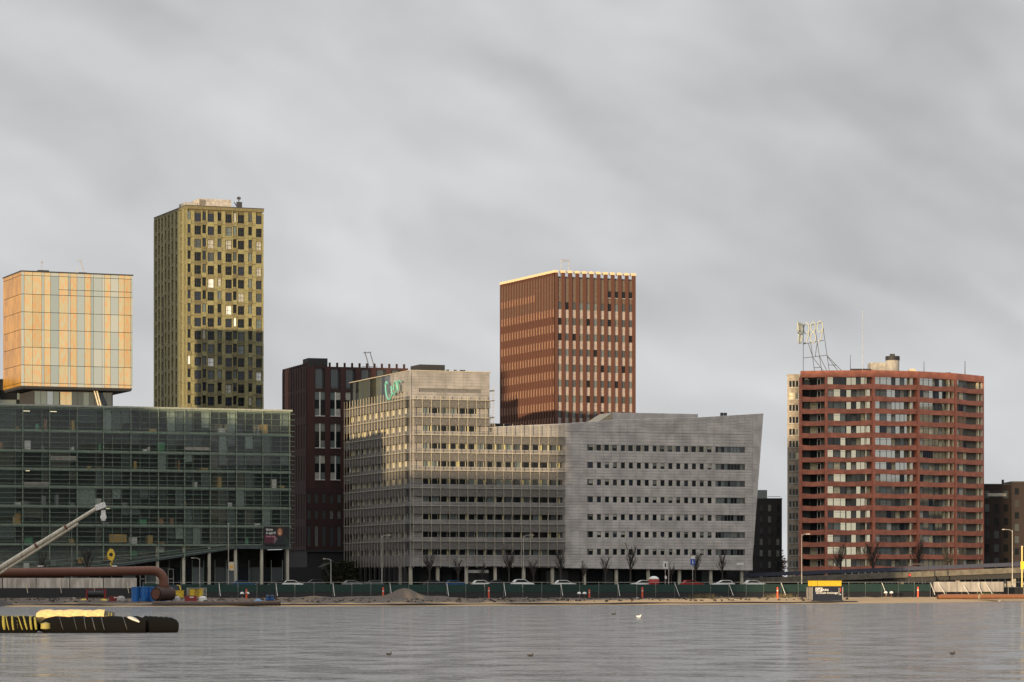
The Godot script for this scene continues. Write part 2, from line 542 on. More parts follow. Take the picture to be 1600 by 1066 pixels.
# ------------------------------------------------------------------ the olive tower
func yellow_tower() -> void:
	var W := 18.46
	var DP := 26.61
	var t := thing("olive_tower", "tallest tower, mustard-olive concrete panels with staggered narrow windows", "building", Vector3(-74.23, STREET, -700), deg_to_rad(22.5))
	var F := OFF
	var a := tones("olive_panel", lin(0.225, 0.205, 0.098), 0.09, 4, 0.8, "blotch", 0.22)
	var d := tones("olive_band", lin(0.15, 0.128, 0.062), 0.14, 4, 0.85, "blotch", 0.25)
	bx(t, "core", 0.3, W - 0.3, STREET, 88.9, -DP + 0.3, -0.3, mat("olive_core", lin(0.12, 0.10, 0.045), 0.9, "fine", 0.2), F)
	bx(t, "lower_wall", 0.0, W, STREET, 41.0, -DP, 0.0, a[1], F)
	bx(t, "parapet", -0.05, W + 0.05, 88.75, 89.45, -DP - 0.05, 0.05, d[2], F)
	bx(t, "coping", -0.12, W + 0.12, 89.45, 89.6, -DP - 0.12, 0.12, M.dark_steel, F)
	var cs := [0.62, 2.75, 4.28, 5.86, 7.92, 10.1, 11.58, 13.07, 15.26, 17.34]
	var ws := [0.62, 1.3, 0.6, 1.25, 0.66, 1.25, 0.6, 1.25, 0.62, 1.1]
	var panes := [M.dark_glass, M.dark_glass, M.blue_glass, M.blue_glass, M.dark_glass, M.grey_glass]
	for r in 16:
		var y := 86.92 - 2.997 * r
		for c in 10:
			var w: float = ws[c] / 2
			var x: float = cs[c]
			var narrow := c % 2 == 0
			var up := 0.32 if narrow else 0.0
			var y0 := y - 0.95 + up
			var y1 := y + 0.95 + up
			var roll := rng.randf()
			var gl: Material = pick(panes)
			if roll > 0.90:
				gl = M.white_blind if roll > 0.965 else M.curtain
			elif roll > 0.80:
				gl = M.teal_glass
			var win := bx(t, "window", x - w, x + w, y0, y1, -0.3, -0.2, gl, F)
			if not narrow:
				var b := Batch.new()
				b.box(-w, w, -0.18, -0.12, 0.05, 0.10)
				b.box(-w + 0.35, -w + 0.41, -0.95, 0.95, 0.05, 0.10)
				part(win, "window_bar", b.mesh(), M.dark_steel)
			# band under the window, then the pier to its right
			var xl: float = x - w - 0.16
			var xr: float = x + w + 0.16
			bx(t, "band_panel", xl, xr, y1 - 2.997 + 0.03, y0 - 0.03, -0.3, 0.10 if narrow else 0.03, pick(d) if (r + c) % 3 else pick(a), F)
			var nx: float = W if c == 9 else cs[c + 1] - ws[c + 1] / 2 - 0.16
			bx(t, "pier_panel", xr + 0.02, nx - 0.02, y - 1.47 + 0.12 * (c % 3), y + 1.47 + 0.12 * (c % 3), -0.3, -0.04 + 0.08 * ((c + r) % 2), pick(a), F)
			if c == 0:
				bx(t, "pier_panel", 0.0, xl - 0.02, y - 1.47, y + 1.47, -0.3, 0.0, pick(a), F)
	# left side: upright ribs with deep slots, and the slim windows in them
	var L := left_frame(DP)
	var edges := [0.0, 2.85, 5.3, 8.1, 10.9, 13.65, 16.8, 20.0, 24.0, DP]
	for c in 9:
		var e0: float = edges[c]
		var e1: float = edges[c + 1]
		var mid := lerpf(e0, e1, 0.6)
		for r in 16:
			var y := 86.92 - 2.997 * r + (0.5 if c % 2 else 0.0)
			bx(t, "side_window", mid - 0.42, mid + 0.42, y - 0.95, y + 0.95, -0.3, -0.18, pick(panes), L)
			bx(t, "side_band", mid - 0.62, mid + 0.62, y - 1.95, y - 1.02, -0.3, 0.08, pick(d), L)
		bx(t, "side_pier", e0 + 0.02, mid - 0.55, 41.0, 88.75, -0.3, 0.14, a[c % 4], L)
		bx(t, "side_pier", mid + 0.55, e1 - 0.02, 41.0, 88.75, -0.3, 0.04, a[(c + 1) % 4], L)
	bx(t, "dark_slot", 7.7, 8.5, 41.0, 70.5, 0.0, 0.16, M.black, L)
	# roof
	bx(t, "plant_room", 3.9, 11.6, 89.6, 91.6, -9, -3, mat("plant_cream", lin(0.40, 0.37, 0.33), 0.7, "fine", 0.1), F)
	for i in 6:
		bx(t, "louvre", 4.0, 5.4, 89.9 + 0.26 * i, 90.02 + 0.26 * i, -3.0, -2.9, M.soot, F)
	bx(t, "plant_room", 0.9, 3.8, 89.6, 90.7, -9, -4, M.concrete, F)
	var b := Batch.new()
	b.box(12.7, 15.0, 89.6, 90.0, -5, -4)
	b.box(13.4, 14.6, 90.0, 91.4, -4.8, -4.2)
	b.tube([Vector3(13.9, 91.4, -4.5), Vector3(13.9, 92.7, -4.5)], 0.12, 6)
	b.box(13.5, 14.3, 92.0, 92.5, -4.7, -4.3)
	b.tube([Vector3(13.4, 90.4, -4.5), Vector3(12.8, 91.3, -4.5)], 0.1, 6)
	part(t, "roof_crane", b.mesh(), M.dark_steel, F)

# ------------------------------------------------------------------ the dark red building between glass and grey
func dark_red_building() -> void:
	var W := 23.0
	var DP := 21.7
	var t := thing("dark_red_office", "dark maroon brick office with tall paired white windows, behind the grey building", "building", Vector3(-44.61, STREET, -665), deg_to_rad(18))
	var F := OFF
	var br := mat("maroon_brick", lin(0.052, 0.017, 0.014), 0.85, "speck", 0.2)
	var br2 := mat("maroon_brick_dark", lin(0.035, 0.013, 0.011), 0.85, "speck", 0.2)
	bx(t, "core", 0.3, W - 0.3, STREET, 50.0, -DP + 0.3, -0.3, M.black, F)
	# front: piers and bands with the openings left between them
	var pair := [[2.0, 4.25], [5.45, 7.75], [8.85, 11.1], [12.3, 14.6], [15.75, 18.0], [19.2, 21.4]]
	var xs := [0.0]
	for p in pair:
		xs.append(p[0])
		xs.append(p[1])
	xs.append(W)
	for i in range(0, xs.size(), 2):
		bx(t, "pier", xs[i], xs[i + 1], 24.0, 50.4, -0.3, 0.0, br, F)
	for p in pair:
		for yb in [[49.9, 50.4], [44.9, 45.6], [38.02, 39.61], [31.1, 32.68], [24.0, 25.76]]:
			bx(t, "band", p[0], p[1], yb[0], yb[1], -0.3, -0.04, br2, F)
		bx(t, "tall_window", p[0] + 0.15, p[1] - 0.6, 45.6, 49.9, -0.3, -0.22, M.grey_glass, F)
		for yy in [[39.61, 44.9], [32.68, 38.02], [25.76, 31.1]]:
			var h: float = yy[1] - yy[0]
			var mid: float = (p[0] + p[1]) / 2
			for s in 2:
				var x0: float = p[0] if s == 0 else mid + 0.12
				var x1: float = mid - 0.12 if s == 0 else p[1]
				bx(t, "window", x0, x1, yy[0] + h * 0.68, yy[1], -0.3, -0.2, pick([M.curtain, M.teal_glass, M.grey_curtain]), F)
				bx(t, "window", x0, x1, yy[0] + h * 0.33, yy[0] + h * 0.66, -0.3, -0.2, M.dark_glass, F)
				bx(t, "window", x0, x1, yy[0], yy[0] + h * 0.31, -0.3, -0.2, pick([M.curtain, M.teal_glass, M.dark_glass]), F)
			bx(t, "white_mullion", mid - 0.12, mid + 0.12, yy[0], yy[1], -0.3, -0.08, M.white_paint, F)
			bx(t, "white_sill", p[0], p[1], yy[0] - 0.02, yy[0] + 0.12, -0.2, 0.05, M.white_paint, F)
	# lower storeys
	var lx := 0.27
	var prev := 0.0
	for i in 13:
		for yy in [[20.81, 22.79], [17.35, 19.23], [11.4, 15.77]]:
			bx(t, "slim_window", lx, lx + 0.76, yy[0], yy[1], -0.3, -0.2, pick([M.grey_glass, M.teal_glass, M.grey_curtain, M.grey_glass]), F)
		bx(t, "pier", prev, lx, 10.6, 24.0, -0.3, 0.02, br2, F)
		for yy in [[22.79, 24.0], [19.23, 20.81], [15.77, 17.35], [10.6, 11.4]]:
			bx(t, "band", lx, lx + 0.76, yy[0], yy[1], -0.3, -0.02, br2, F)
		prev = lx + 0.76
		lx += 1.68
	bx(t, "pier", prev, W, 10.6, 24.0, -0.3, 0.02, br2, F)
	bx(t, "canopy_edge", 0, W, 10.2, 10.6, -0.3, 0.1, M.soot, F)
	# left side
	var L := left_frame(DP)
	var px := 0.0
	for i in 9:
		var x0 := 1.2 + 2.3 * i
		bx(t, "pier", px, x0, 10.6, 50.4, -0.3, 0.0, br2, L)
		for yy in [[45.6, 49.9], [39.61, 44.9], [32.68, 38.02], [25.76, 31.1], [17.35, 22.79], [11.4, 15.77]]:
			bx(t, "side_window", x0, x0 + 0.7, yy[0], yy[1], -0.3, -0.2, pick([M.grey_glass, M.grey_curtain, M.dark_glass]), L)
		for yy in [[44.9, 45.6], [38.02, 39.61], [31.1, 32.68], [22.79, 25.76], [15.77, 17.35], [10.6, 11.4]]:
			bx(t, "band", x0, x0 + 0.7, yy[0], yy[1], -0.3, -0.03, br2, L)
		px = x0 + 0.7
	bx(t, "pier", px, DP, 10.6, 50.4, -0.3, 0.0, br2, L)
	# fins along the roof edge, roof box, davit
	for i in 14:
		bx(t, "roof_fin", 0.1 + 1.68 * i, 0.5 + 1.68 * i, 50.4, 51.3, -0.4, 0.0, br2, F)
	for i in 11:
		bx(t, "roof_fin", 0.2 + 1.95 * i, 0.6 + 1.95 * i, 50.4, 51.1, -0.4, 0.0, br2, L)
	bx(t, "roof_box", 1.3, 5.6, 50.0, 52.4, -8, -3, M.black, F)
	var b := Batch.new()
	b.tube([Vector3(15.2, 50, -3), Vector3(14.0, 54.1, -3)], 0.1, 6)
	b.tube([Vector3(16.4, 50, -3), Vector3(15.2, 53.9, -3)], 0.1, 6)
	b.tube([Vector3(13.7, 53.8, -3), Vector3(15.4, 54.0, -3)], 0.12, 6)
	b.tube([Vector3(13.4, 50.8, -3), Vector3(16.9, 50.8, -3)], 0.08, 6)
	part(t, "cleaning_davit", b.mesh(), M.pale_steel, F)
	# planted bank and stair beneath
	var bank := thing("planted_bank", "dark planted slope below the maroon building beside the glass block", "bank", Vector3(-43, STREET, -650), deg_to_rad(18))
	var bb := Batch.new()
	bb.prism(PackedVector2Array([Vector2(0, 0), Vector2(16, 0), Vector2(16, 5.5), Vector2(5, 5.2), Vector2(3.4, 4.2)]), -6, 0)
	part(bank, "slope", bb.mesh(), mat("bank_soil", lin(0.022, 0.026, 0.014), 0.95, "speck", 0.3))
	var g := Batch.new()
	for i in 700:
		var x := rng.randf_range(3.5, 16)
		var y := rng.randf_range(0.3, 5.6)
		var s := rng.randf_range(0.15, 0.4)
		g.box(-s, s, -0.02, s, -0.02, 0.02, Transform3D(Basis.from_euler(Vector3(rng.randf() * 3, rng.randf() * 3, rng.randf() * 3)), Vector3(x, y, rng.randf_range(0, 0.4))))
	stuff(part(bank, "foliage", g.mesh(), mat("bank_leaves", lin(0.05, 0.055, 0.022), 0.9, "speck", 0.3)))
	bx(bank, "stair_wall", -10.0, 2.8, 0, 4.2, -3, 0.1, M.black)
	var st := Batch.new()
	st.prism(PackedVector2Array([Vector2(2.9, 4.4), Vector2(3.5, 4.4), Vector2(6.0, 0.0), Vector2(5.3, 0.0)]), 0.1, 0.6)
	part(bank, "stair_edge", st.mesh(), M.soot)

# ------------------------------------------------------------------ the long glass building
func glass_building() -> void:
	var W := 58.51
	var t := thing("glass_office", "long green glass office block with horizontal blades and a slanted underside", "building", Vector3(-97.51, STREET, -580), deg_to_rad(22.0))
	var F := OFF
	var steel := mat("facade_steel", lin(0.24, 0.30, 0.235), 0.45, "fine", 0.2, 0.35)
	var blade := mat("blade_steel", lin(0.17, 0.235, 0.19), 0.4, "fine", 0.2, 0.35)
	var us := [0.0, 5.14, 10.32, 15.65, 20.78, 26.18, 31.63, 36.86, 41.99, 47.29, 52.62, 58.12]
	var fl := [37.1, 32.63, 28.79, 25.33, 21.99, 18.28, 14.69, 10.98]
	var wall := mat("interior_wall", lin(0.14, 0.15, 0.13), 0.9, "blotch", 0.1)
	var slab := mat("interior_slab", lin(0.12, 0.12, 0.10), 0.8, "fine", 0.2)
	var items := [mat("desk_white", lin(0.55, 0.55, 0.5), 0.6), mat("desk_brown", lin(0.20, 0.11, 0.05), 0.7), mat("cabinet_green", lin(0.05, 0.20, 0.09), 0.6), mat("cabinet_ochre", lin(0.35, 0.22, 0.05), 0.6), mat("grey_item", lin(0.16, 0.17, 0.16), 0.7), M.soot]
	var blinds := [mat("blind_dark_green", lin(0.018, 0.032, 0.025), 0.7, "fine", 0.2), mat("blind_green_grey", lin(0.07, 0.095, 0.085), 0.7, "fine", 0.2), mat("blind_pale_green", lin(0.20, 0.26, 0.22), 0.7, "fine", 0.2), mat("blind_brown", lin(0.06, 0.052, 0.035), 0.7, "fine", 0.2)]
	bx(t, "back_wall", 0, W, STREET, 37.0, -24, -15.5, wall, F)
	bx(t, "end_wall", W - 0.3, W - 0.1, 11.0, 36.9, -15.5, -0.3, M.dark_glass, F)
	bx(t, "end_wall", W - 0.3, W - 0.1, STREET, 10.1, -15.5, -3.8, M.soot, F)
	for r in fl.size():
		bx(t, "floor_slab", 0.1, W - 0.35, fl[r] - 0.32, fl[r] - 0.02, -15.5, -0.25, slab, F)
		bx(t, "slab_edge", 0, W, fl[r] - 0.30, fl[r] + 0.12, -0.20, -0.06, steel, F)
	bx(t, "roof_edge", -0.1, W + 0.2, 37.1, 37.45, -7.6, 0.25, mat("roof_edge", lin(0.34, 0.36, 0.30), 0.5, "fine", 0.2, 0.3), F)
	bx(t, "roof_deck", 0, W, 36.95, 37.1, -24, -0.3, M.roofing, F)
	for c in 12:
		var x0: float = us[c]
		var x1: float = us[c + 1] if c < 11 else W
		bx(t, "post", x0 - 0.09, x0 + 0.09, 8.0 if c < 8 else 11.0, 37.1, 0.0, 0.22, steel, F)
		if c == 11:
			continue
		var fine := c >= 4
		for r in 7:
			var y1: float = fl[r] - 0.34
			var y0: float = fl[r + 1] + 0.16
			var n := 3 if fine else 2
			for k in n:
				var a := lerpf(x0, x1, float(k) / n) + 0.1
				var b := lerpf(x0, x1, float(k + 1) / n) - 0.06
				if not fine:
					a = x0 + 0.1 if k == 0 else lerpf(x0, x1, 0.74)
					b = lerpf(x0, x1, 0.73) - 0.06 if k == 0 else x1 - 0.1
				bx(t, "pane", a, b, y0, y1, -0.03, 0.0, M.clear_pane, F)
				if k > 0:
					bx(t, "mullion", a - 0.11, a - 0.03, y0, y1, -0.08, 0.04, steel, F)
				var roll := rng.randf()
				if roll < (0.52 if fine else 0.24):
					var drop := 1.0 if rng.randf() < 0.6 else rng.randf_range(0.35, 0.8)
					var bm: Material = blinds[[0, 0, 0, 1, 1, 2, 3, 0][rng.randi() % 8]]
					if r == 0 and fine:
						bm = blinds[1 + rng.randi() % 2]
					bx(t, "blind", a, b, lerpf(y1, y0, drop), y1, -0.55, -0.5, bm, F)
				elif roll < 0.70:
					var w := rng.randf_range(0.3, 1.5)
					var hh := rng.randf_range(0.4, 2.2)
					var xx := rng.randf_range(a, maxf(a, b - w))
					bx(t, "office_item", xx, xx + w, fl[r + 1] - 0.02, fl[r + 1] + hh, -rng.randf_range(1.6, 3.5), -rng.randf_range(1.0, 1.4), pick(items), F)
		# pale panel over a window, lamps under the top ceiling
		if c < 3:
			bx(t, "ceiling_light", x0 + 0.5, x0 + 1.8, 36.2, 36.32, -2.0, -1.7, lamp_material(), F)
		if c % 3 == 1:
			bx(t, "ceiling_light", x0 + 1.2, x0 + 1.9, fl[(c * 3) % 7] - 0.48, fl[(c * 3) % 7] - 0.36, -2.6, -2.3, lamp_material(), F)
	for q in [[10.5, 15.5, 26.9, 27.7], [5.4, 10.2, 22.0, 22.7], [36.9, 41.9, 29.2, 29.9]]:
		bx(t, "spandrel_panel", q[0], q[1], q[2], q[3], 0.02, 0.06, M.concrete, F)
	# horizontal blades, four to a storey, running past the right end
	for r in 7:
		for k in 4:
			var y: float = lerpf(fl[r], fl[r + 1], 0.12 + 0.25 * k)
			bx(t, "blade", -0.2, W + 0.55, y - 0.035, y + 0.035, 0.26, 0.52, blade, F)
	# foot of the facade: glazed down to a slanted edge beam that drops towards the left
	var low := [[0.0, 5.0], [8.0, 5.2], [26.0, 7.0], [47.3, 10.2], [W, 10.2]]
	var wd := Batch.new()
	wd.prism(PackedVector2Array([Vector2(0, 10.9), Vector2(W, 10.9), Vector2(W, 10.2), Vector2(47.3, 10.2), Vector2(26, 7.0), Vector2(8, 5.2), Vector2(0, 5.0)]), -15.0, -3.0)
	part(t, "hall_wall", wd.mesh(), wall, F)
	for k in 4:
		var eb := Batch.new()
		var p: Array = low[k]
		var q: Array = low[k + 1]
		eb.prism(PackedVector2Array([Vector2(p[0], p[1]), Vector2(q[0], q[1]), Vector2(q[0], q[1] + 0.7), Vector2(p[0], p[1] + 0.7)]), -3.0, -0.05)
		part(t, "edge_beam", eb.mesh(), mat("soffit_panel", lin(0.075, 0.10, 0.095), 0.5, "fine", 0.1, 0.2), F)
	for c in 9:
		var x0: float = us[c] + 0.1
		var x1: float = us[c + 1] - 0.1
		var ya := slanted(low, x0) + 0.72
		var yb := slanted(low, x1) + 0.72
		if minf(ya, yb) > 10.6:
			continue
		for k in 2:
			var xa := lerpf(x0, x1, 0.5 * k) + 0.03
			var xb := lerpf(x0, x1, 0.5 * (k + 1)) - 0.03
			var pb := Batch.new()
			pb.prism(PackedVector2Array([Vector2(xa, lerpf(ya, yb, 0.5 * k)), Vector2(xb, lerpf(ya, yb, 0.5 * (k + 1))), Vector2(xb, 10.62), Vector2(xa, 10.62)]), -0.08, -0.05)
			part(t, "foot_pane", pb.mesh(), M.clear_pane, F)
		for k in 3:
			var yy := 7.4 + 1.05 * k
			if yy > maxf(ya, yb):
				bx(t, "blade", x0, x1, yy - 0.035, yy + 0.035, 0.02, 0.2, blade, F)
		bx(t, "office_item", x0 + 0.6, x0 + 1.6, maxf(ya, yb) + 0.1, maxf(ya, yb) + 1.2, -2.6, -1.8, pick(items), F)
	bx(t, "ochre_panel", 22.2, 25.6, 11.3, 12.9, -0.9, -0.8, items[3], F)
	for k in 3:
		var sb := Batch.new()
		var dy := 0.9 * k
		sb.tube([Vector3(0.0, 5.6 + dy, 0.1), Vector3(8, 5.8 + dy, 0.1), Vector3(26, 7.5 + dy * 0.8, 0.1), Vector3(47.3, 10.5 + dy * 0.3, 0.1)], 0.05, 5)
		part(t, "soffit_rail", sb.mesh(), steel, F)
	# columns and ground floor glazing
	for x in [31.63, 36.86, 41.99, 47.29, 52.62, 57.9]:
		var cb := Batch.new()
		cb.lathe([Vector2(0.32, STREET), Vector2(0.32, 10.6)], 12, Vector3(x, 0, -0.6))
		part(t, "column", cb.mesh(), M.pillar_concrete, F)
	for i in 20:
		var x := 12.0 + 2.3 * i
		bx(t, "lobby_pane", x, x + 2.2, STREET, 6.6, -4.06, -4.0, pick([M.grey_glass, M.dark_glass, M.teal_glass, M.dark_glass]), F)
		bx(t, "lobby_mullion", x + 2.2, x + 2.3, STREET, 8.0, -4.1, -3.9, steel, F)
	for x in [28.9, 34.5]:
		var dr := bx(t, "door", x, x + 1.2, STREET, 6.3, -3.6, -3.5, M.dark_glass, F)
		for q in [[-0.6, -0.45, -1.85, 1.85], [0.45, 0.6, -1.85, 1.85]]:
			bx(dr, "door_frame", q[0], q[1], q[2], q[3], 0.06, 0.14, M.pale_steel)
		for y in [-1.85, -0.2, 1.7]:
			bx(dr, "door_frame", -0.44, 0.44, y, y + 0.15, 0.06, 0.13, M.pale_steel)
	# poster in the bottom right corner
	var po := thing("poster", "dark poster with white lettering and a smiling person on the glass building's corner", "poster", Vector3(-97.51, STREET, -580), deg_to_rad(22.0))
	var pm := StandardMaterial3D.new()
	pm.resource_name = "poster_print"
	pm.albedo_texture = poster_print()
	pm.roughness = 0.6
	var qm := Batch.new()
	qm.with_uv = true
	qm.quad(Vector3(52.8, 14.5, 0.62), Vector3(57.9, 14.5, 0.62), Vector3(57.9, 11.0, 0.62), Vector3(52.8, 11.0, 0.62))
	qm.uv = PackedVector2Array([Vector2(0, 0), Vector2(1, 0), Vector2(1, 1), Vector2(0, 0), Vector2(1, 1), Vector2(0, 1)])
	part(po, "print", qm.mesh(), pm, F)
	bx(po, "backing", 52.75, 57.95, 10.95, 14.55, 0.55, 0.60, M.black, F)
	lettering(po, "lettering", "Kom", 0.55, Vector3(53.1, 13.55, 0.63), M.white_paint, F)
	lettering(po, "lettering", "4 april", 0.55, Vector3(53.1, 12.9, 0.63), M.white_paint, F)
	lettering(po, "lettering", "Open dag", 0.36, Vector3(53.1, 12.35, 0.63), mat("pink_print", lin(0.45, 0.2, 0.25), 0.6), F)

func slanted(low: Array, x: float) -> float:
	for i in low.size() - 1:
		if x <= low[i + 1][0]:
			return lerpf(low[i][1], low[i + 1][1], (x - low[i][0]) / (low[i + 1][0] - low[i][0]))
	return low[-1][1]

func lettering(parent: Node, n: String, s: String, size: float, at: Vector3, m: Material, fr := Transform3D(), depth := 0.02) -> MeshInstance3D:
	var tm := TextMesh.new()
	var f := SystemFont.new()
	f.font_names = PackedStringArray(["Droid Sans"])
	f.font_weight = 700
	tm.font = f
	tm.text = s
	tm.font_size = 64
	tm.pixel_size = size / 64.0 * 1.2
	tm.depth = depth
	tm.horizontal_alignment = HORIZONTAL_ALIGNMENT_LEFT
	tm.vertical_alignment = VERTICAL_ALIGNMENT_BOTTOM
	return part(parent, n, tm, m, fr * Transform3D(Basis(), at))

func lamp_material() -> StandardMaterial3D:
	if not M.has("office_lamp"):
		var m := mat("office_lamp", lin(0.8, 0.8, 0.7), 0.5)
		m.emission_enabled = true
		m.emission = Color(1.0, 0.95, 0.75)
		m.emission_energy_multiplier = 0.6
	return M.office_lamp

func poster_print() -> ImageTexture:
	var im := Image.create(128, 88, false, Image.FORMAT_RGB8)
	im.fill(Color(0.07, 0.05, 0.07))
	for y in 88:
		for x in 128:
			var c := im.get_pixel(x, y)
			if x < 62 and y > 40 and y < 80:
				c = Color(0.28, 0.09, 0.14)
			if x > 48 and x < 66 and y > 52:
				c = Color(0.45, 0.33, 0.36)
			if y > 42 and absf(x - 92) < 14 + (y - 42) * 0.7:
				c = Color(0.07, 0.10, 0.11) if x < 104 else Color(0.09, 0.15, 0.12)
			if Vector2((x - 80) / 17.0, (y - 24) / 24.0).length() < 1.0:
				c = Color(0.30, 0.17, 0.09)
			if Vector2((x - 79) / 11.0, (y - 25) / 17.0).length() < 1.0:
				c = Color(0.68, 0.47, 0.35)
			if Vector2((x - 78) / 5.0, (y - 33) / 2.0).length() < 1.0:
				c = Color(0.85, 0.75, 0.7)
			if (absf(x - 74) < 2 or absf(x - 84) < 2) and absf(y - 21) < 1.5:
				c = Color(0.2, 0.12, 0.1)
			im.set_pixel(x, y, c)
	return ImageTexture.create_from_image(im)

# ------------------------------------------------------------------ the grey building
func pillow(w: float, h: float, courses: int) -> Mesh:   # a cladding panel of slightly cushioned courses, origin at its lower left, front at z = 0
	var key := "p%.3f_%.3f_%d" % [w, h, courses]
	if not box_cache.has(key):
		var pts := PackedVector2Array([Vector2(-0.2, 0.0)])
		var ch := h / courses
		for i in courses:
			pts.append_array([Vector2(-0.05, ch * i + 0.001), Vector2(-0.006, ch * (i + 0.1)), Vector2(0.0, ch * (i + 0.5)), Vector2(-0.008, ch * (i + 0.93))])
		pts.append_array([Vector2(-0.07, h), Vector2(-0.2, h + 0.0005)])
		var b := Batch.new()
		b.prism(pts, -w, 0.0, Transform3D(Basis(Vector3(0, 0, 1), Vector3.UP, Vector3(-1, 0, 0)), Vector3.ZERO))
		box_cache[key] = b.mesh()
	return box_cache[key]

func panel(t: Node, n: String, x0: float, x1: float, y0: float, y1: float, z: float, course: float, m: Material, fr: Transform3D) -> void:
	part(t, n, pillow(snappedf(x1 - x0, 0.005), snappedf(y1 - y0, 0.01), maxi(1, roundi((y1 - y0) / course))), m, fr * Transform3D(Basis(), Vector3(x0, y0, z)))

func wing_top(u: float) -> float:
	var p := [[17.0, 35.15], [33.0, 36.13], [44.4, 37.1], [63.7, 38.0], [78.3, 39.06]]
	for i in 4:
		if u <= p[i + 1][0]:
			return lerpf(p[i][1], p[i + 1][1], clampf((u - p[i][0]) / (p[i + 1][0] - p[i][0]), 0, 1))
	return 39.06

func grey_building() -> void:
	var DP := 42.0
	var t := thing("grey_office", "wide grey metal-clad office with louvred left wing and leaning right end", "building", Vector3(-20.54, STREET, -620), deg_to_rad(20))
	var F := OFF
	var L := left_frame(DP)
	var cl := tones("grey_panel", lin(0.45, 0.418, 0.395), 0.035, 5, 0.5, "blotch", 0.05, 0.1)
	var zinc := tones("zinc_panel", lin(0.29, 0.272, 0.258), 0.05, 5, 0.5, "blotch", 0.05, 0.1)
	var side_glass := mat("shaded_spandrel_glass", lin(0.10, 0.097, 0.09), 0.3, "fine", 0.1)  # dark spandrel glass, with the shade of this side put into its colour
	var lv := mat("louvre_metal", lin(0.24, 0.225, 0.205), 0.5, "fine", 0.2, 0.1)
	var lv2 := mat("louvre_dark", lin(0.16, 0.155, 0.15), 0.6, "fine", 0.2, 0.2)
	var beige := mat("beige_post", lin(0.42, 0.375, 0.29), 0.55, "fine", 0.3)
	var jamb := mat("window_jamb", lin(0.42, 0.40, 0.33), 0.6)
	var backing := mat("wall_backing", lin(0.10, 0.095, 0.09), 0.9)
	var gl := [M.dark_glass, M.dark_glass, M.dark_glass, M.blue_glass, M.black]
	# cores
	bx(t, "tower_core", 0.25, 16.9, 6.9, 46.2, -DP + 0.25, -0.25, backing, F)
	var cb := Batch.new()
	cb.prism(PackedVector2Array([Vector2(16.9, 6.75), Vector2(75.3, 6.1), Vector2(78.0, 39.0), Vector2(63.7, 37.9), Vector2(44.4, 37.0), Vector2(33.0, 36.05), Vector2(16.9, 35.0)]), -16.0, -0.25)
	part(t, "wing_core", cb.mesh(), backing, F)
	# --- right part: panels in a grid, windows left open between them
	var rows := [31.4, 27.8, 24.25, 20.72, 17.07, 13.5, 9.89]
	var c0 := 33.35
	var pitch := 1.778
	var cols := 24
	for c in cols:
		var x0: float = 38.75 - 0.37 + pitch * (c - 3)
		var x1: float = x0 + pitch
		if c == 0:
			x0 = c0
		for r in 8:
			var y1: float = wing_top((x0 + x1) / 2) - 0.02 if r == 0 else rows[r - 1] - 0.6
			var y0: float = (6.88 - 0.011 * x0) if r == 7 else rows[r] + 0.6
			if r == 0:
				var ym: float = rows[0] + 3.2
				panel(t, "cladding_panel", x0 + 0.015, x1 - 0.015, ym + 0.01, y1, 0.0, 0.62, pick(cl), F)
				y1 = ym - 0.01
			panel(t, "cladding_panel", x0 + 0.015, x1 - 0.015, y0 + 0.01, y1 - 0.01, 0.0, 0.6, pick(cl), F)
		for r in 7:
			var y0: float = rows[r] - 0.6
			var y1: float = rows[r] + 0.6
			if c < 3 or x0 > 73.3:
				panel(t, "cladding_panel", x0 + 0.015, x1 - 0.015, y0, y1, 0.0, 0.6, pick(cl), F)
			elif c < 19:
				var wx := x0 + 0.37
				bx(t, "window", wx, wx + 1.04, y0, y1, -0.25, -0.2, pick(gl), F)
				if rng.randf() < 0.28:
					bx(t, "blind", wx + 0.04, wx + 0.88, lerpf(y1, y0, rng.randf_range(0.2, 0.75)), y1 - 0.03, -0.2, -0.17, pick([M.grey_curtain, M.curtain, M.grey_curtain]), F)
				bx(t, "window_jamb", wx + 0.92, wx + 1.06, y0, y1, -0.2, -0.03, jamb, F)
				if r == 0 and (c - 3) % 4 != 3:
					bx(t, "window", wx + 1.06, wx + pitch, y0, y1, -0.25, -0.2, M.grey_glass, F)
					for k in 3:
						bx(t, "mullion", wx + 1.15 + 0.18 * k, wx + 1.23 + 0.18 * k, y0, y1, -0.2, -0.04, jamb, F)
				else:
					bx(t, "pier", wx + 1.06, wx + pitch, y0, y1, -0.2, -0.02, pick(cl), F)
			if c == 19:
				bx(t, "pier", x0, 67.13, y0, y1, -0.2, -0.02, pick(cl), F)
	for r in 7:
		var y0: float = rows[r] - 0.6
		var y1: float = rows[r] + 0.6
		for k in 9:
			var x := 67.13 + 0.72 * k
			bx(t, "strip_pane", x, x + 0.66, y0, y1, -0.25, -0.2, pick([M.dark_glass, M.grey_glass, M.teal_glass, M.dark_glass, M.grey_curtain]), F)
			bx(t, "mullion", x + 0.66, x + 0.72, y0, y1, -0.2, -0.1, lv2, F)
	# leaning end: panels with a slanted right edge
	var ys := [6.05, 9.29, 10.49, 12.9, 14.1, 16.47, 17.67, 20.12, 21.32, 23.65, 24.85, 27.2, 28.4, 30.8, 32.0, 35.6, 39.0]
	var xe: float = 38.75 - 0.37 + pitch * (cols - 3)
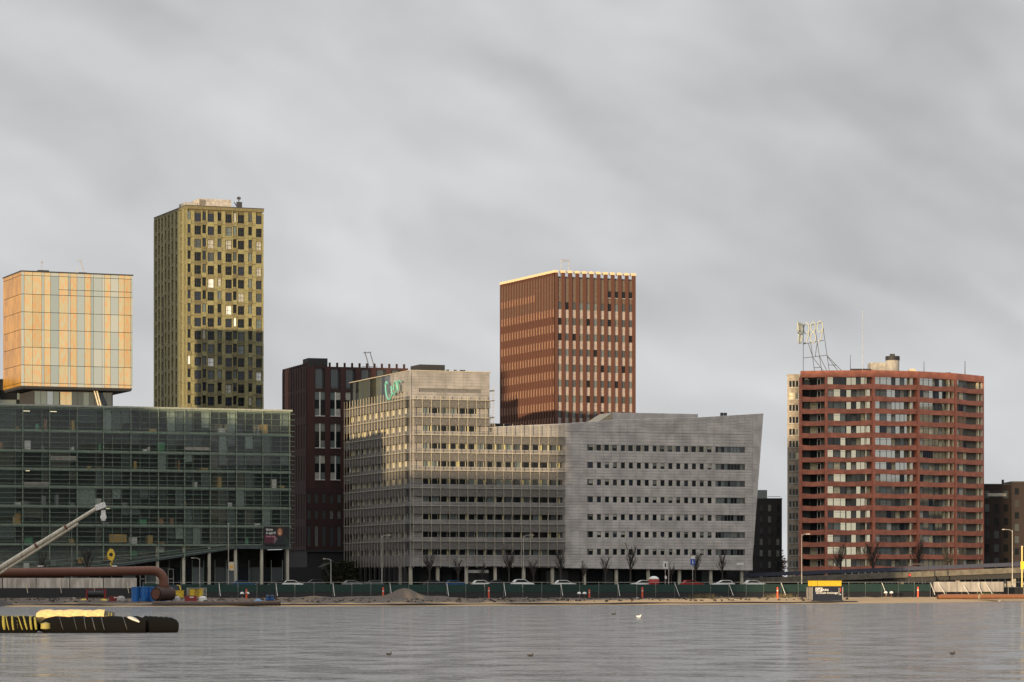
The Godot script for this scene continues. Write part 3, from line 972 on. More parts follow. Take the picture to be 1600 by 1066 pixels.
	for i in ys.size() - 1:
		var y0: float = ys[i]
		var y1: float = ys[i + 1]
		var e0 := 75.51 + (y0 - 6.05) / 33.0 * 2.7
		var e1 := 75.51 + (y1 - 6.05) / 33.0 * 2.7
		var b := Batch.new()
		b.prism(PackedVector2Array([Vector2(xe + 0.02, y0 + 0.02), Vector2(e0, y0 + 0.02), Vector2(e1, y1 - 0.02), Vector2(xe + 0.02, y1 - 0.02)]), -0.25, -0.01)
		part(t, "edge_panel", b.mesh(), cl[i % 5], F)
	var cop := Batch.new()
	cop.tube([Vector3(17, 35.2, -0.1), Vector3(33, 36.15, -0.1), Vector3(44.4, 37.12, -0.1), Vector3(63.7, 38.02, -0.1), Vector3(78.25, 39.1, -0.1)], 0.10, 5)
	part(t, "coping", cop.mesh(), cl[2], F)
	# penthouse on the roof of the right part
	bx(t, "penthouse", 44.6, 63.9, 35.0, 38.85, -9, -1.6, cl[3], F)
	var pw := Batch.new()
	pw.prism(PackedVector2Array([Vector2(40.9, 36.5), Vector2(44.6, 36.5), Vector2(44.6, 38.8)]), -9, -1.7)
	part(t, "penthouse_slope", pw.mesh(), mat("slope_metal", lin(0.34, 0.29, 0.2), 0.6, "fine", 0.2), F)
	for x in [69.6, 70.4]:
		bx(t, "roof_vent", x, x + 0.5, 38.3, 39.3, -3, -2.4, M.dark_steel, F)
	# --- left wing front: window strips, louvre banks, ledges and posts
	for r in 9:
		var v := 38.39 - 3.584 * r
		var xr := 14.29 if r < 2 else 32.93
		var xend := 17.0 if r < 2 else 33.3
		var n := 6 if r < 2 else 15
		for k in n:
			var x := 2.71 + 1.985 * k
			bx(t, "window", x, x + 1.15, v - 0.52, v + 0.52, -0.25, -0.2, pick([M.teal_glass, M.dark_glass, M.dark_glass, M.dark_glass, M.grey_glass]), F)
			for q in 2:
				var bx0 := x + 1.22 + 0.38 * q
				bx(t, "side_light", bx0, bx0 + 0.3, v - 0.52, v + 0.52, -0.25, -0.2, pick([M.yellow_blind, M.dark_glass, M.grey_curtain, M.dark_glass]), F)
			bx(t, "window_jamb", x + 1.15, x + 1.21, v - 0.52, v + 0.52, -0.25, -0.05, jamb, F)
		panel(t, "wall_panel", 0.0, 2.7, v - 0.5, v + 0.5, 0.0, 0.6, pick(zinc), F)
		panel(t, "wall_panel", xr, xend, v - 0.5, v + 0.5, 0.0, 0.6, pick(zinc), F)
		var y0 := v + 0.53
		var y1 := v + 3.06
		if r == 2:
			y1 = v + 3.06
		var nn := 9 if r < 2 else 17
		if r == 0:
			y1 = 41.6
		for k in nn:
			var x := xend * k / nn
			var top := y1
			if r == 2 and x > 16.5:
				top = wing_top(x + 1.0) - 0.03
			panel(t, "wall_panel", x + 0.015, x + xend / nn - 0.015, y0, top, 0.0, 0.6, pick(zinc), F)
			if r == 8:
				panel(t, "wall_panel", x + 0.015, x + xend / nn - 0.015, 6.85, v - 0.53, 0.0, 0.6, pick(zinc), F)
		# louvre bank above the windows
		var xe2 := 17.1 if r < 2 else 33.35
		var lb := Batch.new()
		for k in 7:
			var y := v + 0.72 + 0.2 * k
			lb.box(0.3, xe2 - 0.1, y - 0.06, y + 0.05, 0.62, 0.78)
		stuff(part(t, "louvre_bank", lb.mesh(), lv, F))
		bx(t, "ledge", 0.1, xe2, v + 2.08, v + 2.2, 0.02, 0.92, lv2, F)
		bx(t, "ledge_edge", 0.1, xe2 + 0.1, v + 2.21, v + 2.31, 0.80, 0.95, beige, F)
		bx(t, "ledge_rail", 0.1, xe2, v - 0.86, v - 0.80, 0.82, 0.88, lv2, F)
	for k in 18:
		var x := 0.35 + 1.94 * k
		bx(t, "screen_post", x - 0.045, x + 0.045, 6.6, 41.4 if x < 17.2 else 35.9, 0.84, 0.93, beige, F)
	# solid head of the tower part, with its two slots
	for k in 9:
		var x := 17.0 * k / 9
		var slot := k >= 1 and k < 8
		if slot:
			panel(t, "wall_panel", x + 0.015, x + 17.0 / 9 - 0.015, 42.85, 46.35, 0.0, 0.6, pick(zinc), F)
			panel(t, "wall_panel", x + 0.015, x + 17.0 / 9 - 0.015, 41.61, 42.1, 0.0, 0.5, pick(zinc), F)
			bx(t, "vent_slot", x, x + 17.0 / 9, 42.1, 42.85, -0.25, -0.18, lv2, F)
		else:
			panel(t, "wall_panel", x + 0.015, x + 17.0 / 9 - 0.015, 41.61, 46.35, 0.0, 0.6, pick(zinc), F)
	bx(t, "coping", -0.1, 17.3, 46.35, 46.52, -DP, 0.1, beige, F)
	bx(t, "tower_side", 16.7, 16.98, 35.0, 46.3, -DP + 0.3, -0.26, zinc[2], F)
	# escape balconies and ladder on the right flank of the tower part
	for y in [37.2, 40.6, 42.6]:
		bx(t, "balcony", 17.0, 17.9, y, y + 0.12, -1.4, 0.6, M.dark_steel, F)
	var lad := Batch.new()
	lad.tube([Vector3(17.8, 35.5, 0.5), Vector3(17.8, 43.4, 0.5)], 0.04, 5)
	lad.tube([Vector3(17.4, 35.5, 0.5), Vector3(17.4, 43.4, 0.5)], 0.04, 5)
	for i in 26:
		lad.tube([Vector3(17.4, 35.6 + 0.3 * i, 0.5), Vector3(17.8, 35.6 + 0.3 * i, 0.5)], 0.025, 4)
	part(t, "ladder", lad.mesh(), M.pale_steel, F)
	# --- left side
	for r in 9:
		var v := 38.39 - 3.584 * r
		for k in 20:
			var x := 0.6 + 2.03 * k
			bx(t, "side_window", x, x + 1.0, v - 0.55, v + 0.55, -0.25, -0.2, pick([M.yellow_blind, M.dark_glass, M.dark_glass, M.grey_curtain]), L)
			bx(t, "side_mullion", x + 1.0, x + 2.03, v - 0.55, v + 0.55, -0.25, -0.12, lv2 if k % 2 else jamb, L)
		bx(t, "side_band", 0, DP - 0.27, v + 0.55, v + 3.034 if r > 0 else 41.2, -0.25, -0.02, side_glass, L)
		if r == 8:
			bx(t, "side_band", 0, DP - 0.27, 6.85, v - 0.55, -0.25, -0.02, side_glass, L)
		var lb := Batch.new()
		for k in 7:
			var y := v + 0.72 + 0.2 * k
			lb.box(-1.0, DP - 0.6, y - 0.06, y + 0.05, 0.62, 0.78)
		stuff(part(t, "louvre_bank", lb.mesh(), lv2, L))  # darker louvre copy on this side, its shade put into the colour
		bx(t, "ledge", -1.2, DP - 0.3, v + 2.08, v + 2.2, 0.0, 0.92, lv2, L)
		bx(t, "ledge_edge", -1.2, DP - 0.2, v + 2.21, v + 2.31, 0.80, 0.95, beige, L)
	for k in 22:
		var x := -0.9 + 1.98 * k
		bx(t, "screen_post", x - 0.05, x + 0.05, 6.6, 42.3, 0.84, 0.94, beige, L)
	bx(t, "corner_post", -0.12, 0.12, 6.6, 46.3, 0.0, 0.16, zinc[4], F)
	for k in 14:
		var x := 2.05 * k
		bx(t, "head_glass", x + 0.03, x + 2.02, 41.25, 46.3, -0.25, -0.15, pick([M.grey_glass, M.dark_glass, mat_once("green_grey_glass", lin(0.06, 0.07, 0.055))]), L)
	for k in 6:
		var x := 28.8 + 2.2 * k
		panel(t, "wall_panel", x + 0.015, minf(x + 2.185, DP), 41.25, 46.35, 0.0, 0.6, pick(zinc), L)
	# undercroft: round columns, glazed ground floor set back
	for u in [0.4, 6.17, 12.33, 18.54, 24.74, 31.03, 38.1, 45.21, 52.34, 59.41, 66.54, 73.63]:
		var b := Batch.new()
		b.lathe([Vector2(0.38, STREET), Vector2(0.38, 6.7)], 12, Vector3(u, 0, -1.0))
		part(t, "column", b.mesh(), M.pillar_concrete, F)
	bx(t, "ground_floor", 1.0, 72.0, STREET, 6.8, -13, -5, M.soot, F)
	for k in 28:
		var x := 1.2 + 2.5 * k
		bx(t, "shop_pane", x, x + 2.35, STREET + 0.3, 6.0, -5.0, -4.9, pick([M.dark_glass, M.dark_glass, M.grey_glass, M.black]), F)
	for k in 12:
		bx(t, "column", -0.2, 0.3, STREET, 6.9, -3.5 - 3.4 * k, -3.0 - 3.4 * k, M.concrete if k == 1 else M.soot, F)
	bx(t, "canopy_sign", 12.7, 17.4, 5.55, 6.15, -1.9, -1.75, M.white_paint, F)
	bx(t, "name_plate", 72.0, 73.6, 7.2, 7.7, 0.0, 0.06, M.white_paint, F)
	# roof gear
	bx(t, "roof_box", 3.0, 8.4, 46.3, 47.9, -9, -3, M.black, F)
	for x in [7.0, 8.7, 10.3, 11.6, 12.2]:
		bx(t, "roof_vent", x, x + 0.45, 46.5, 46.95, -3, -2.5, M.soot, F)
	# script sign on the left side
	var s := thing("script_sign", "mint green script letters high on the grey building's lit corner", "sign", Vector3(-20.54, STREET, -620), deg_to_rad(20))
	var teal := mat("mint_letter", lin(0.11, 0.33, 0.27), 0.5)
	var strokes := [
		[[1.2, 3.35], [0.9, 3.75], [0.25, 3.8], [0.0, 3.2], [0.15, 2.0], [0.9, 0.8], [2.0, 0.1], [3.2, 0.1], [4.1, 0.9], [4.3, 1.9], [3.9, 2.7], [3.3, 2.4]],
		[[4.5, 1.35], [5.3, 1.0], [6.4, 1.05], [7.4, 1.7], [7.7, 2.6], [7.2, 3.4], [6.2, 3.5], [5.6, 2.8], [5.5, 1.9]],
		[[8.3, 1.6], [8.3, 2.6], [8.5, 3.2], [9.1, 3.6], [9.8, 3.35]]]
	for i in 3:
		var b := Batch.new()
		var c := Curve3D.new()
		for p in strokes[i]:
			c.add_point(Vector3(DP - 13.1 + p[0], 41.0 + p[1], 1.05))
		var pts := []
		for k in strokes[i].size():
			pts.append(c.get_point_position(k))
		b.tube(pts, 0.2, 8)
		part(s, "letter", b.mesh(), teal, L)
		bx(s, "bracket", DP - 11.5 + 3.4 * i, DP - 11.35 + 3.4 * i, 42.2, 42.35, 0.0, 0.95, M.dark_steel, L)

func mat_once(n: String, c: Color) -> Material:
	return M[n] if M.has(n) else mat(n, c, 0.1, "", 1, 0, 0.6)

# ------------------------------------------------------------------ the brown finned tower
func brown_tower() -> void:
	var W := 20.37
	var DP := 32.4
	var t := thing("brown_tower", "reddish brown tower with upright fins and pale window panels, behind the grey building", "building", Vector3(9.77, STREET, -700), deg_to_rad(23))
	var F := OFF
	var L := left_frame(DP)
	var br := mat("fin_brick", lin(0.105, 0.038, 0.022), 0.8, "speck", 0.25)
	var sp := tones("brown_spandrel", lin(0.105, 0.042, 0.025), 0.08, 3, 0.8, "speck", 0.25)
	var pk := tones("warm_lit_panel", lin(0.30, 0.175, 0.115), 0.05, 3, 0.6, "fine", 0.2)
	var cr := tones("cream_panel", lin(0.37, 0.31, 0.28), 0.04, 3, 0.6, "fine", 0.2)
	var top := mat("top_panel", lin(0.13, 0.095, 0.07), 0.7, "fine", 0.2)
	var cap := mat("fin_cap", lin(0.62, 0.46, 0.27), 0.6)
	bx(t, "core", 0.5, W - 0.5, STREET, 73.2, -DP + 0.5, -0.5, M.soot, F)
	var pitch := (W - 0.8) / 11.0
	for i in 12:
		var x := pitch * i
		bx(t, "fin", x, x + 0.8, 30.0, 74.2, -0.5, 0.0, br, F)
		bx(t, "fin_cap", x - 0.02, x + 0.82, 74.2, 74.75, -1.4, 0.02, cap, F)
	for i in 11:
		var x0 := pitch * i + 0.8
		var x1 := pitch * (i + 1)
		bx(t, "top_panel", x0, x1, 67.5, 73.0, -0.5, -0.3, top, F)
		if i >= 7:
			bx(t, "window", x0 + 0.05, x1 - 0.05, 68.9, 70.4, -0.3, -0.26, M.dark_glass, F)
			bx(t, "sill", x0, x1, 68.75, 68.9, -0.3, -0.1, cr[0], F)
		for r in 10:
			var v := 66.64 - 3.53 * r
			bx(t, "window", x0, x1, v - 0.8, v + 0.8, -0.5, -0.36, pick([M.teal_glass, M.grey_glass, M.dark_glass, M.grey_curtain, M.grey_glass]), F)
			bx(t, "cream_panel", x0, x1, v - 2.72, v - 0.81, -0.5, -0.3, pick(cr), F)
	# left side: closer fins, brown spandrels, cream panels with warm sunlight in their colour
	var lp := (DP - 0.6) / 20.0
	for i in 21:
		var x := lp * i
		bx(t, "side_fin", x, x + 0.5, 30.0, 74.2, -0.5, 0.0, br, L)
	bx(t, "side_cap", -0.02, DP - 1.45, 74.2, 74.75, -1.4, 0.02, cap, L)
	for i in 20:
		var x0 := lp * i + 0.5
		var x1 := lp * (i + 1)
		for r in 10:
			var v := 65.0 - 3.53 * r
			bx(t, "warm_lit_panel", x0, x1, v - 0.85, v + 0.9, -0.5, -0.22, pick(pk), L)
			bx(t, "side_spandrel", x0, x1, v - 2.61, v - 0.87, -0.5, -0.26, sp[r % 3], L)
		bx(t, "side_spandrel", x0, x1, 65.92, 73.6 if i > 12 else 68.4, -0.5, -0.26, top, L)
		if i <= 12:
			bx(t, "warm_lit_panel", x0, x1, 68.42, 70.0, -0.5, -0.22, pk[1], L)
			bx(t, "side_spandrel", x0, x1, 70.02, 73.6, -0.5, -0.26, top, L)
	var b := Batch.new()
	for q in [[Vector3(3.0, 73, -4), Vector3(3.5, 77.6, -4)], [Vector3(5.0, 73, -4), Vector3(5.4, 77.6, -4)], [Vector3(3.4, 77.6, -4), Vector3(5.5, 77.6, -4)], [Vector3(3.5, 77.3, -4), Vector3(5.4, 77.3, -4)]]:
		b.tube(q, 0.08, 6)
	part(t, "cleaning_gantry", b.mesh(), M.pale_steel, F)
	bx(t, "roof_deck", 0.5, W - 0.5, 73.2, 73.4, -DP + 0.5, -0.5, M.roofing, F)

# ------------------------------------------------------------------ the curved red apartment block
func red_building() -> void:
	var P := [Vector2(65.86, 701.0), Vector2(71.55, 699.5), Vector2(82.22, 698.5), Vector2(92.81, 702.0), Vector2(102.36, 709.0), Vector2(110.4, 719.0)]
	var o := Vector3(P[0].x, STREET, -P[0].y)
	var t := thing("red_apartment_block", "curved red apartment block with rows of loggias and a roof sign", "building", o)
	var red := tones("red_spandrel", lin(0.43, 0.145, 0.088), 0.05, 3, 0.75, "blotch", 0.08)
	var dark := mat("loggia_wall", lin(0.13, 0.12, 0.095), 0.85, "fine", 0.2)
	var post := mat("loggia_post", lin(0.62, 0.56, 0.40), 0.6)
	var frame := mat("slim_frame", lin(0.05, 0.055, 0.06), 0.5)
	var plan := PackedVector2Array()
	for p in P:
		plan.append(Vector2(p.x - P[0].x + 0.3, p.y - P[0].y + 1.6))
	plan.append_array([Vector2(41.0, 24.0), Vector2(36.0, 32.0), Vector2(4.0, 32.0), Vector2(0.3, 12.0)])
	var flat := Transform3D(Basis(Vector3(1, 0, 0), Vector3(0, 0, -1), Vector3.UP), Vector3.ZERO)
	var cb := Batch.new()
	cb.prism(plan, 0.0, 51.0 - STREET, flat)
	part(t, "core", cb.mesh(), dark)
	for i in 5:
		var a := Vector3(P[i].x - P[0].x, -STREET, -(P[i].y - P[0].y))
		var d := Vector3(P[i + 1].x - P[i].x, 0, -(P[i + 1].y - P[i].y))
		var len := d.length()
		d /= len
		var fr := Transform3D(Basis(d, Vector3.UP, Vector3(-d.z, 0, d.x)), a)
		bx(t, "roof_band", 0.0, len + 0.02, 50.27, 51.8, -1.6, 0.12, red[1], fr)
		bx(t, "pier", -0.32, 0.34, STREET, 50.26, -1.5, 0.22, red[i % 3], fr)
		for r in 16:
			var y1 := 50.26 - 2.76 * r
			var y0 := y1 - 1.58
			var sp := Batch.new()
			var s := y0 - 1.18
			sp.prism(PackedVector2Array([Vector2(0.34, s + 0.02), Vector2(0.34, y0), Vector2(len * 0.24, y0 - 0.06), Vector2(len * 0.45, y0 - 0.2), Vector2(len * 0.66, y0 - 0.13), Vector2(len * 0.86, y0 + 0.02), Vector2(len - 0.32, y0 + 0.02), Vector2(len - 0.32, s + 0.02), Vector2(len * 0.45, s - 0.05)]), -0.12, 0.1)
			part(t, "balcony_front", sp.mesh(), red[(r + i) % 3], fr)
			bx(t, "balcony_floor", 0.34, len - 0.32, s - 0.02, s + 0.12, -1.5, -0.13, dark, fr)
			if i == 0:
				bx(t, "window", len * 0.06, len * 0.3, s + 0.1, y1, -1.5, -1.42, pick([M.dark_glass, M.grey_glass]), fr)
				bx(t, "window", len * 0.34, len * 0.6, s + 0.1, y1, -1.5, -1.42, pick([M.dark_glass, M.grey_curtain, M.cream_curtain, M.dark_glass]), fr)
				bx(t, "door_frame", len * 0.61, len * 0.76, s + 0.1, y1 - 0.15, -1.5, -1.4, M.white_paint, fr)
				bx(t, "door_glass", len * 0.64, len * 0.73, s + 0.3, y1 - 0.3, -1.42, -1.36, M.dark_glass, fr)
				bx(t, "window", len * 0.82, len * 0.95, s + 0.1, y1, -1.5, -1.42, M.grey_curtain, fr)
				continue
			var cuts := [[0.03, 0.15, -0.2], [0.16, 0.30, -0.2], [0.305, 0.41, -0.2], [0.43, 0.53, -1.0], [0.535, 0.635, -1.0], [0.64, 0.73, -1.0], [0.735, 0.82, -1.0], [0.86, 0.97, -1.0]]
			for k in cuts.size():
				var q: Array = cuts[k]
				bx(t, "window", len * q[0], len * q[1] - 0.06, s + 0.3, y1, q[2] - 0.06, q[2], red_pane(i, r, k), fr)
				if k < 7:
					bx(t, "window_post", len * q[1] - 0.06, len * q[1], s + 0.3, y1, q[2] - 0.08, q[2] + 0.05, frame, fr)
			bx(t, "transom", len * 0.03, len * 0.41, y1 - 0.42, y1 - 0.37, -0.2, -0.15, frame, fr)
			bx(t, "loggia_post", len * 0.825, len * 0.855, s + 0.1, y1, -1.0, -0.15, post, fr)
			if i >= 3:
				bx(t, "loggia_post", len * 0.955, len * 0.985, s + 0.1, y1, -0.9, -0.15, post, fr)
	# right end: last pier and the narrow flank with white panels
	var e := Vector3(P[5].x - P[0].x, -STREET, -(P[5].y - P[0].y))
	var ef := Transform3D(Basis(Vector3.UP, 0.0), e)
	bx(t, "end_pier", -0.35, 0.1, STREET, 51.7, -2.2, 0.1, red[0], ef)
	for r in 16:
		bx(t, "end_panel", -0.9, -0.4, 48.7 - 2.76 * r, 50.26 - 2.76 * r, -0.2, 0.0, M.white_paint, ef)
	# grey wing on the left with paired windows
	var wing := thing("grey_apartment_wing", "narrow beige-grey wing with paired windows at the red block's left side", "building", Vector3(63.3, STREET, -706), deg_to_rad(-5.6))
	var wm := mat("wing_wall", lin(0.34, 0.295, 0.24), 0.85, "blotch", 0.15)
	bx(wing, "wall", 0, 3.6, 0, 51.2 - STREET, -14, 0, wm)
	for r in 17:
		var y := 48.4 - 2.76 * r - STREET
		for k in 2:
			var x := 0.45 + 1.5 * k
			var w := bx(wing, "window", x, x + 1.25, y, y + 1.45, 0.0, 0.06, pick([M.dark_glass, M.grey_curtain, M.dark_glass, M.cream_curtain]))
			bx(w, "sill", -0.66, 0.66, -0.80, -0.70, 0.03, 0.14, M.white_paint)
			bx(w, "frame_bar", -0.05, 0.05, -0.7, 0.72, 0.03, 0.07, M.white_paint)
	bx(wing, "coping", -0.08, 3.6, 51.2 - STREET, 51.4 - STREET, -14, 0.1, M.concrete)
	# roof: lift house, tank, boxes, masts
	var F := OFF
	bx(t, "lift_house", 16.9, 23.4, 51.0, 54.3, -14, -8, M.concrete, F)
	var lt := Batch.new()
	lt.lathe([Vector2(1.55, 51.0), Vector2(1.55, 54.6), Vector2(1.62, 54.6), Vector2(1.62, 55.6), Vector2(0.0, 55.6)], 16, Vector3(21.9, 0, -7.2))
	part(t, "water_tank", lt.mesh(), M.concrete, F)
	var lt2 := Batch.new()
	lt2.lathe([Vector2(1.66, 54.7), Vector2(1.66, 55.65), Vector2(0.0, 55.66)], 16, Vector3(21.9, 0, -7.2))
	part(t, "tank_band", lt2.mesh(), M.black, F)
	bx(t, "tank_vent", 21.3, 22.4, 55.65, 56.2, -7.6, -6.8, M.soot, F)
	bx(t, "roof_hut", 25.6, 27.1, 51.7, 52.7, -8, -6, M.cream_paint, F)
	bx(t, "roof_beam", 12.2, 16.9, 52.2, 52.75, -7, -6.4, M.black, F)
	for x in [12.3, 14.5, 16.6]:
		bx(t, "beam_post", x, x + 0.2, 51.6, 52.2, -6.9, -6.5, M.black, F)
	for q in [[12.1, 55.9, 0.09, 6.5], [14.85, 66.2, 0.07, 6.0], [29.4, 54.6, 0.1, 9.0], [39.9, 55.2, 0.12, 16.0]]:
		var mb := Batch.new()
		mb.tube([Vector3(q[0], 51.5, -q[3]), Vector3(q[0], q[1], -q[3])], [q[2], q[2] * 0.6], 6)
		part(t, "mast", mb.mesh(), M.dark_steel if q[1] < 60 else M.pale_steel, F)
	for x in [32.0, 33.0, 34.6, 35.2]:
		bx(t, "roof_vent", x, x + 0.6, 51.8, 52.15, -11, -10.2, M.soot, F)
	roof_numerals(Vector3(P[0].x, 51.8, -P[0].y))

func red_pane(_bay: int, _row: int, k: int) -> Material:   # coated glass in most frames, drawn curtains and clear panes in the rest
	if rng.randf() < (0.55 if k < 3 else 0.42):
		return M.coated_glass
	return pick([M.grey_glass, M.curtain, M.grey_curtain, M.teal_glass, M.blue_glass, M.cream_curtain, M.grey_curtain])

func roof_numerals(o: Vector3) -> void:
	var s := thing("roof_numerals", "pale outlined 989 numerals on a steel lattice above the red block", "sign", o)
	var yl := mat("numeral_tube", lin(0.33, 0.34, 0.29), 0.6)
	var six := [[0.62, 0.42], [0.5, 0.12], [0.25, 0.0], [0.05, 0.1]]
	var nine := [[0.10, 0.02], [0.42, 0.12], [0.62, 0.40], [0.70, 0.72], [0.62, 0.93], [0.38, 1.0], [0.12, 0.90], [0.04, 0.70], [0.14, 0.52], [0.40, 0.46], [0.66, 0.60]]
	var eight := [[0.36, 0.52], [0.10, 0.64], [0.08, 0.88], [0.36, 1.0], [0.62, 0.88], [0.60, 0.64], [0.36, 0.52], [0.06, 0.36], [0.04, 0.12], [0.36, 0.0], [0.68, 0.12], [0.66, 0.36], [0.36, 0.52]]
	var face := Transform3D(Basis(Vector3.UP, deg_to_rad(-32)), Vector3(1.1, 6.5, -5.0))
	var side := Transform3D(Basis(Vector3.UP, deg_to_rad(72)), Vector3(0.9, 6.4, -4.9))
	for f in 2:
		for i in 3:
			var pts := []
			for p in ([nine, eight, nine][i]):
				pts.append(Vector3(1.75 * i + p[0] * 2.1, p[1] * 4.9 + (0.12 * i if f == 0 else 0.0), 0))
			var b := Batch.new()
			b.tube(pts, 0.13, 6)
			part(s, "numeral", b.mesh(), yl, face if f == 0 else side * Transform3D(Basis(), Vector3(-5.2, 0, 0)))
	var lat := Batch.new()
	for q in [
		[Vector3(1.1, 0, -5), Vector3(1.1, 11, -5)], [Vector3(3.6, 0, -4), Vector3(2.2, 11.2, -4.4)], [Vector3(5.2, 0, -3.2), Vector3(3.5, 11.2, -3.6)],
		[Vector3(6.9, 0, -3), Vector3(5.2, 11.6, -2.6)], [Vector3(1.1, 3.3, -5), Vector3(6.3, 3.8, -3)], [Vector3(1.1, 6.5, -5), Vector3(5.6, 7.2, -3)],
		[Vector3(2.0, 10.6, -4.6), Vector3(5.3, 11.3, -2.8)], [Vector3(3.2, 3.4, -4), Vector3(5.6, 0, -2.6)], [Vector3(4.7, 3.6, -3.4), Vector3(6.4, 0, -2.6)],
		[Vector3(6.3, 3.8, -3), Vector3(9.8, 0, -2.4)], [Vector3(6.5, 3.7, -4.4), Vector3(9.2, 0, -4.4)], [Vector3(3.4, 1.0, -4), Vector3(4.8, 1.0, -3.3)],
		[Vector3(6.6, 1.6, -3), Vector3(8.4, 1.5, -3)], [Vector3(2.2, 6.6, -4.4), Vector3(3.2, 3.4, -4)], [Vector3(4.2, 6.9, -3.6), Vector3(3.7, 3.5, -3.7)]]:
		lat.tube(q, 0.07, 5)
	part(s, "steel_lattice", lat.mesh(), M.dark_steel)

# ------------------------------------------------------------------ other buildings
func plain_block(n: String, label: String, at: Vector3, turn: float, w: float, h: float, dp: float, wall: Material, floors: int, cols: int, panes: Array, first := 1.2, win_w := 0.55) -> Node3D:
	var t := thing(n, label, "building", at, turn)
	bx(t, "wall", 0, w, 0, h, -dp, 0, wall)
	bx(t, "coping", -0.1, w + 0.1, h, h + 0.25, -dp - 0.1, 0.1, M.dark_steel)
	var fh := (h - first - 0.8) / floors
	for r in floors:
		for c in cols:
			var x := w * (c + 0.5) / cols
			var hw := w / cols * win_w / 2
			var y := first + fh * r + fh * 0.25
			var wi := bx(t, "window", x - hw, x + hw, y, y + fh * 0.55, 0.0, 0.04, pick(panes))
			bx(wi, "sill", -hw, hw, -fh * 0.275 - 0.08, -fh * 0.275, 0.02, 0.12, M.soot)
	return t

func far_buildings() -> void:
	var b1 := mat("black_brick", lin(0.022, 0.02, 0.021), 0.85, "speck", 0.25)
	var b2 := mat("umber_brick", lin(0.024, 0.014, 0.012), 0.85, "speck", 0.25)
	var t := plain_block("black_brick_block", "narrow black brick block between the leaning grey end and red block", Vector3(55.5, STREET, -720), 0.0, 7.8, 20.4, 14, b1, 7, 4, [M.dark_glass, M.grey_glass, M.dark_glass, M.grey_curtain], 1.0, 0.36)
	bx(t, "roof_room", 1.6, 4.4, 20.65, 22.6, -6, -1, M.teal_glass)
	bx(t, "roof_rail", 4.5, 7.6, 21.0, 21.1, -1, -0.9, M.dark_steel)
	t = plain_block("umber_brick_block", "dark umber brick block at the right edge behind the lamp post", Vector3(110.9, STREET, -724), 0.0, 20, 23.9, 16, b2, 7, 9, [M.dark_glass, M.dark_glass, M.grey_glass, M.black], 1.0, 0.5)
	bx(t, "white_band", 1.2, 5.6, 21.2, 21.9, 0.04, 0.2, M.curtain)
	bx(t, "chimney", 5.0, 5.5, 24.1, 25.2, -3, -2.5, M.soot)
	plain_block("tall_umber_block", "taller dark brick block cut by the right edge, with small windows", Vector3(117.3, STREET, -721), 0.0, 22, 24.4, 14, b2, 8, 9, [M.dark_glass, M.black, M.grey_glass], 1.0, 0.4)
	plain_block("low_black_block", "low black building showing between grey tower part and brown tower", Vector3(-9.0, STREET, -688), deg_to_rad(20), 9, 36.4, 8, b1, 10, 5, [M.dark_glass])
	plain_block("dark_street_block", "low dark block seen beneath the leaning end of the grey building", Vector3(20.0, STREET, -745), 0.0, 40, 9.0, 8, b1, 2, 14, [M.dark_glass, M.black])
	# brown-leaved trees far behind, in the gap beside the red block
	var lf := mat("autumn_leaves", lin(0.16, 0.085, 0.04), 0.9, "speck", 0.3)
	for i in 3:
		var tr := thing("autumn_tree", ["brown autumn tree in the gap left of the red block's wing", "low russet tree behind the gap beside the black brick block", "dull brown tree farther back in the narrow street gap"][i], "tree", Vector3(63.6 + 1.8 * i - 1.0, STREET, -745 - 9.0 * i), 0.0, "autumn trees in the gap")
		var tb := Batch.new()
		tb.tube([Vector3(0, 0, 0), Vector3(0.1, 2.5, 0), Vector3(0.0, 5.5, 0.1)], [0.28, 0.2, 0.08], 7)
		part(tr, "trunk", tb.mesh(), M.soot)
		var cb := Batch.new()
		for k in 900:
			var p := Vector3(rng.randfn(0, 1.1), 5.0 + rng.randfn(0, 1.3), rng.randfn(0, 1.1))
			var s := rng.randf_range(0.08, 0.2)
			cb.box(-s, s, -s, s, -0.01, 0.01, Transform3D(Basis.from_euler(Vector3(rng.randf() * 6, rng.randf() * 6, 0)), p))
		stuff(part(tr, "crown", cb.mesh(), lf))

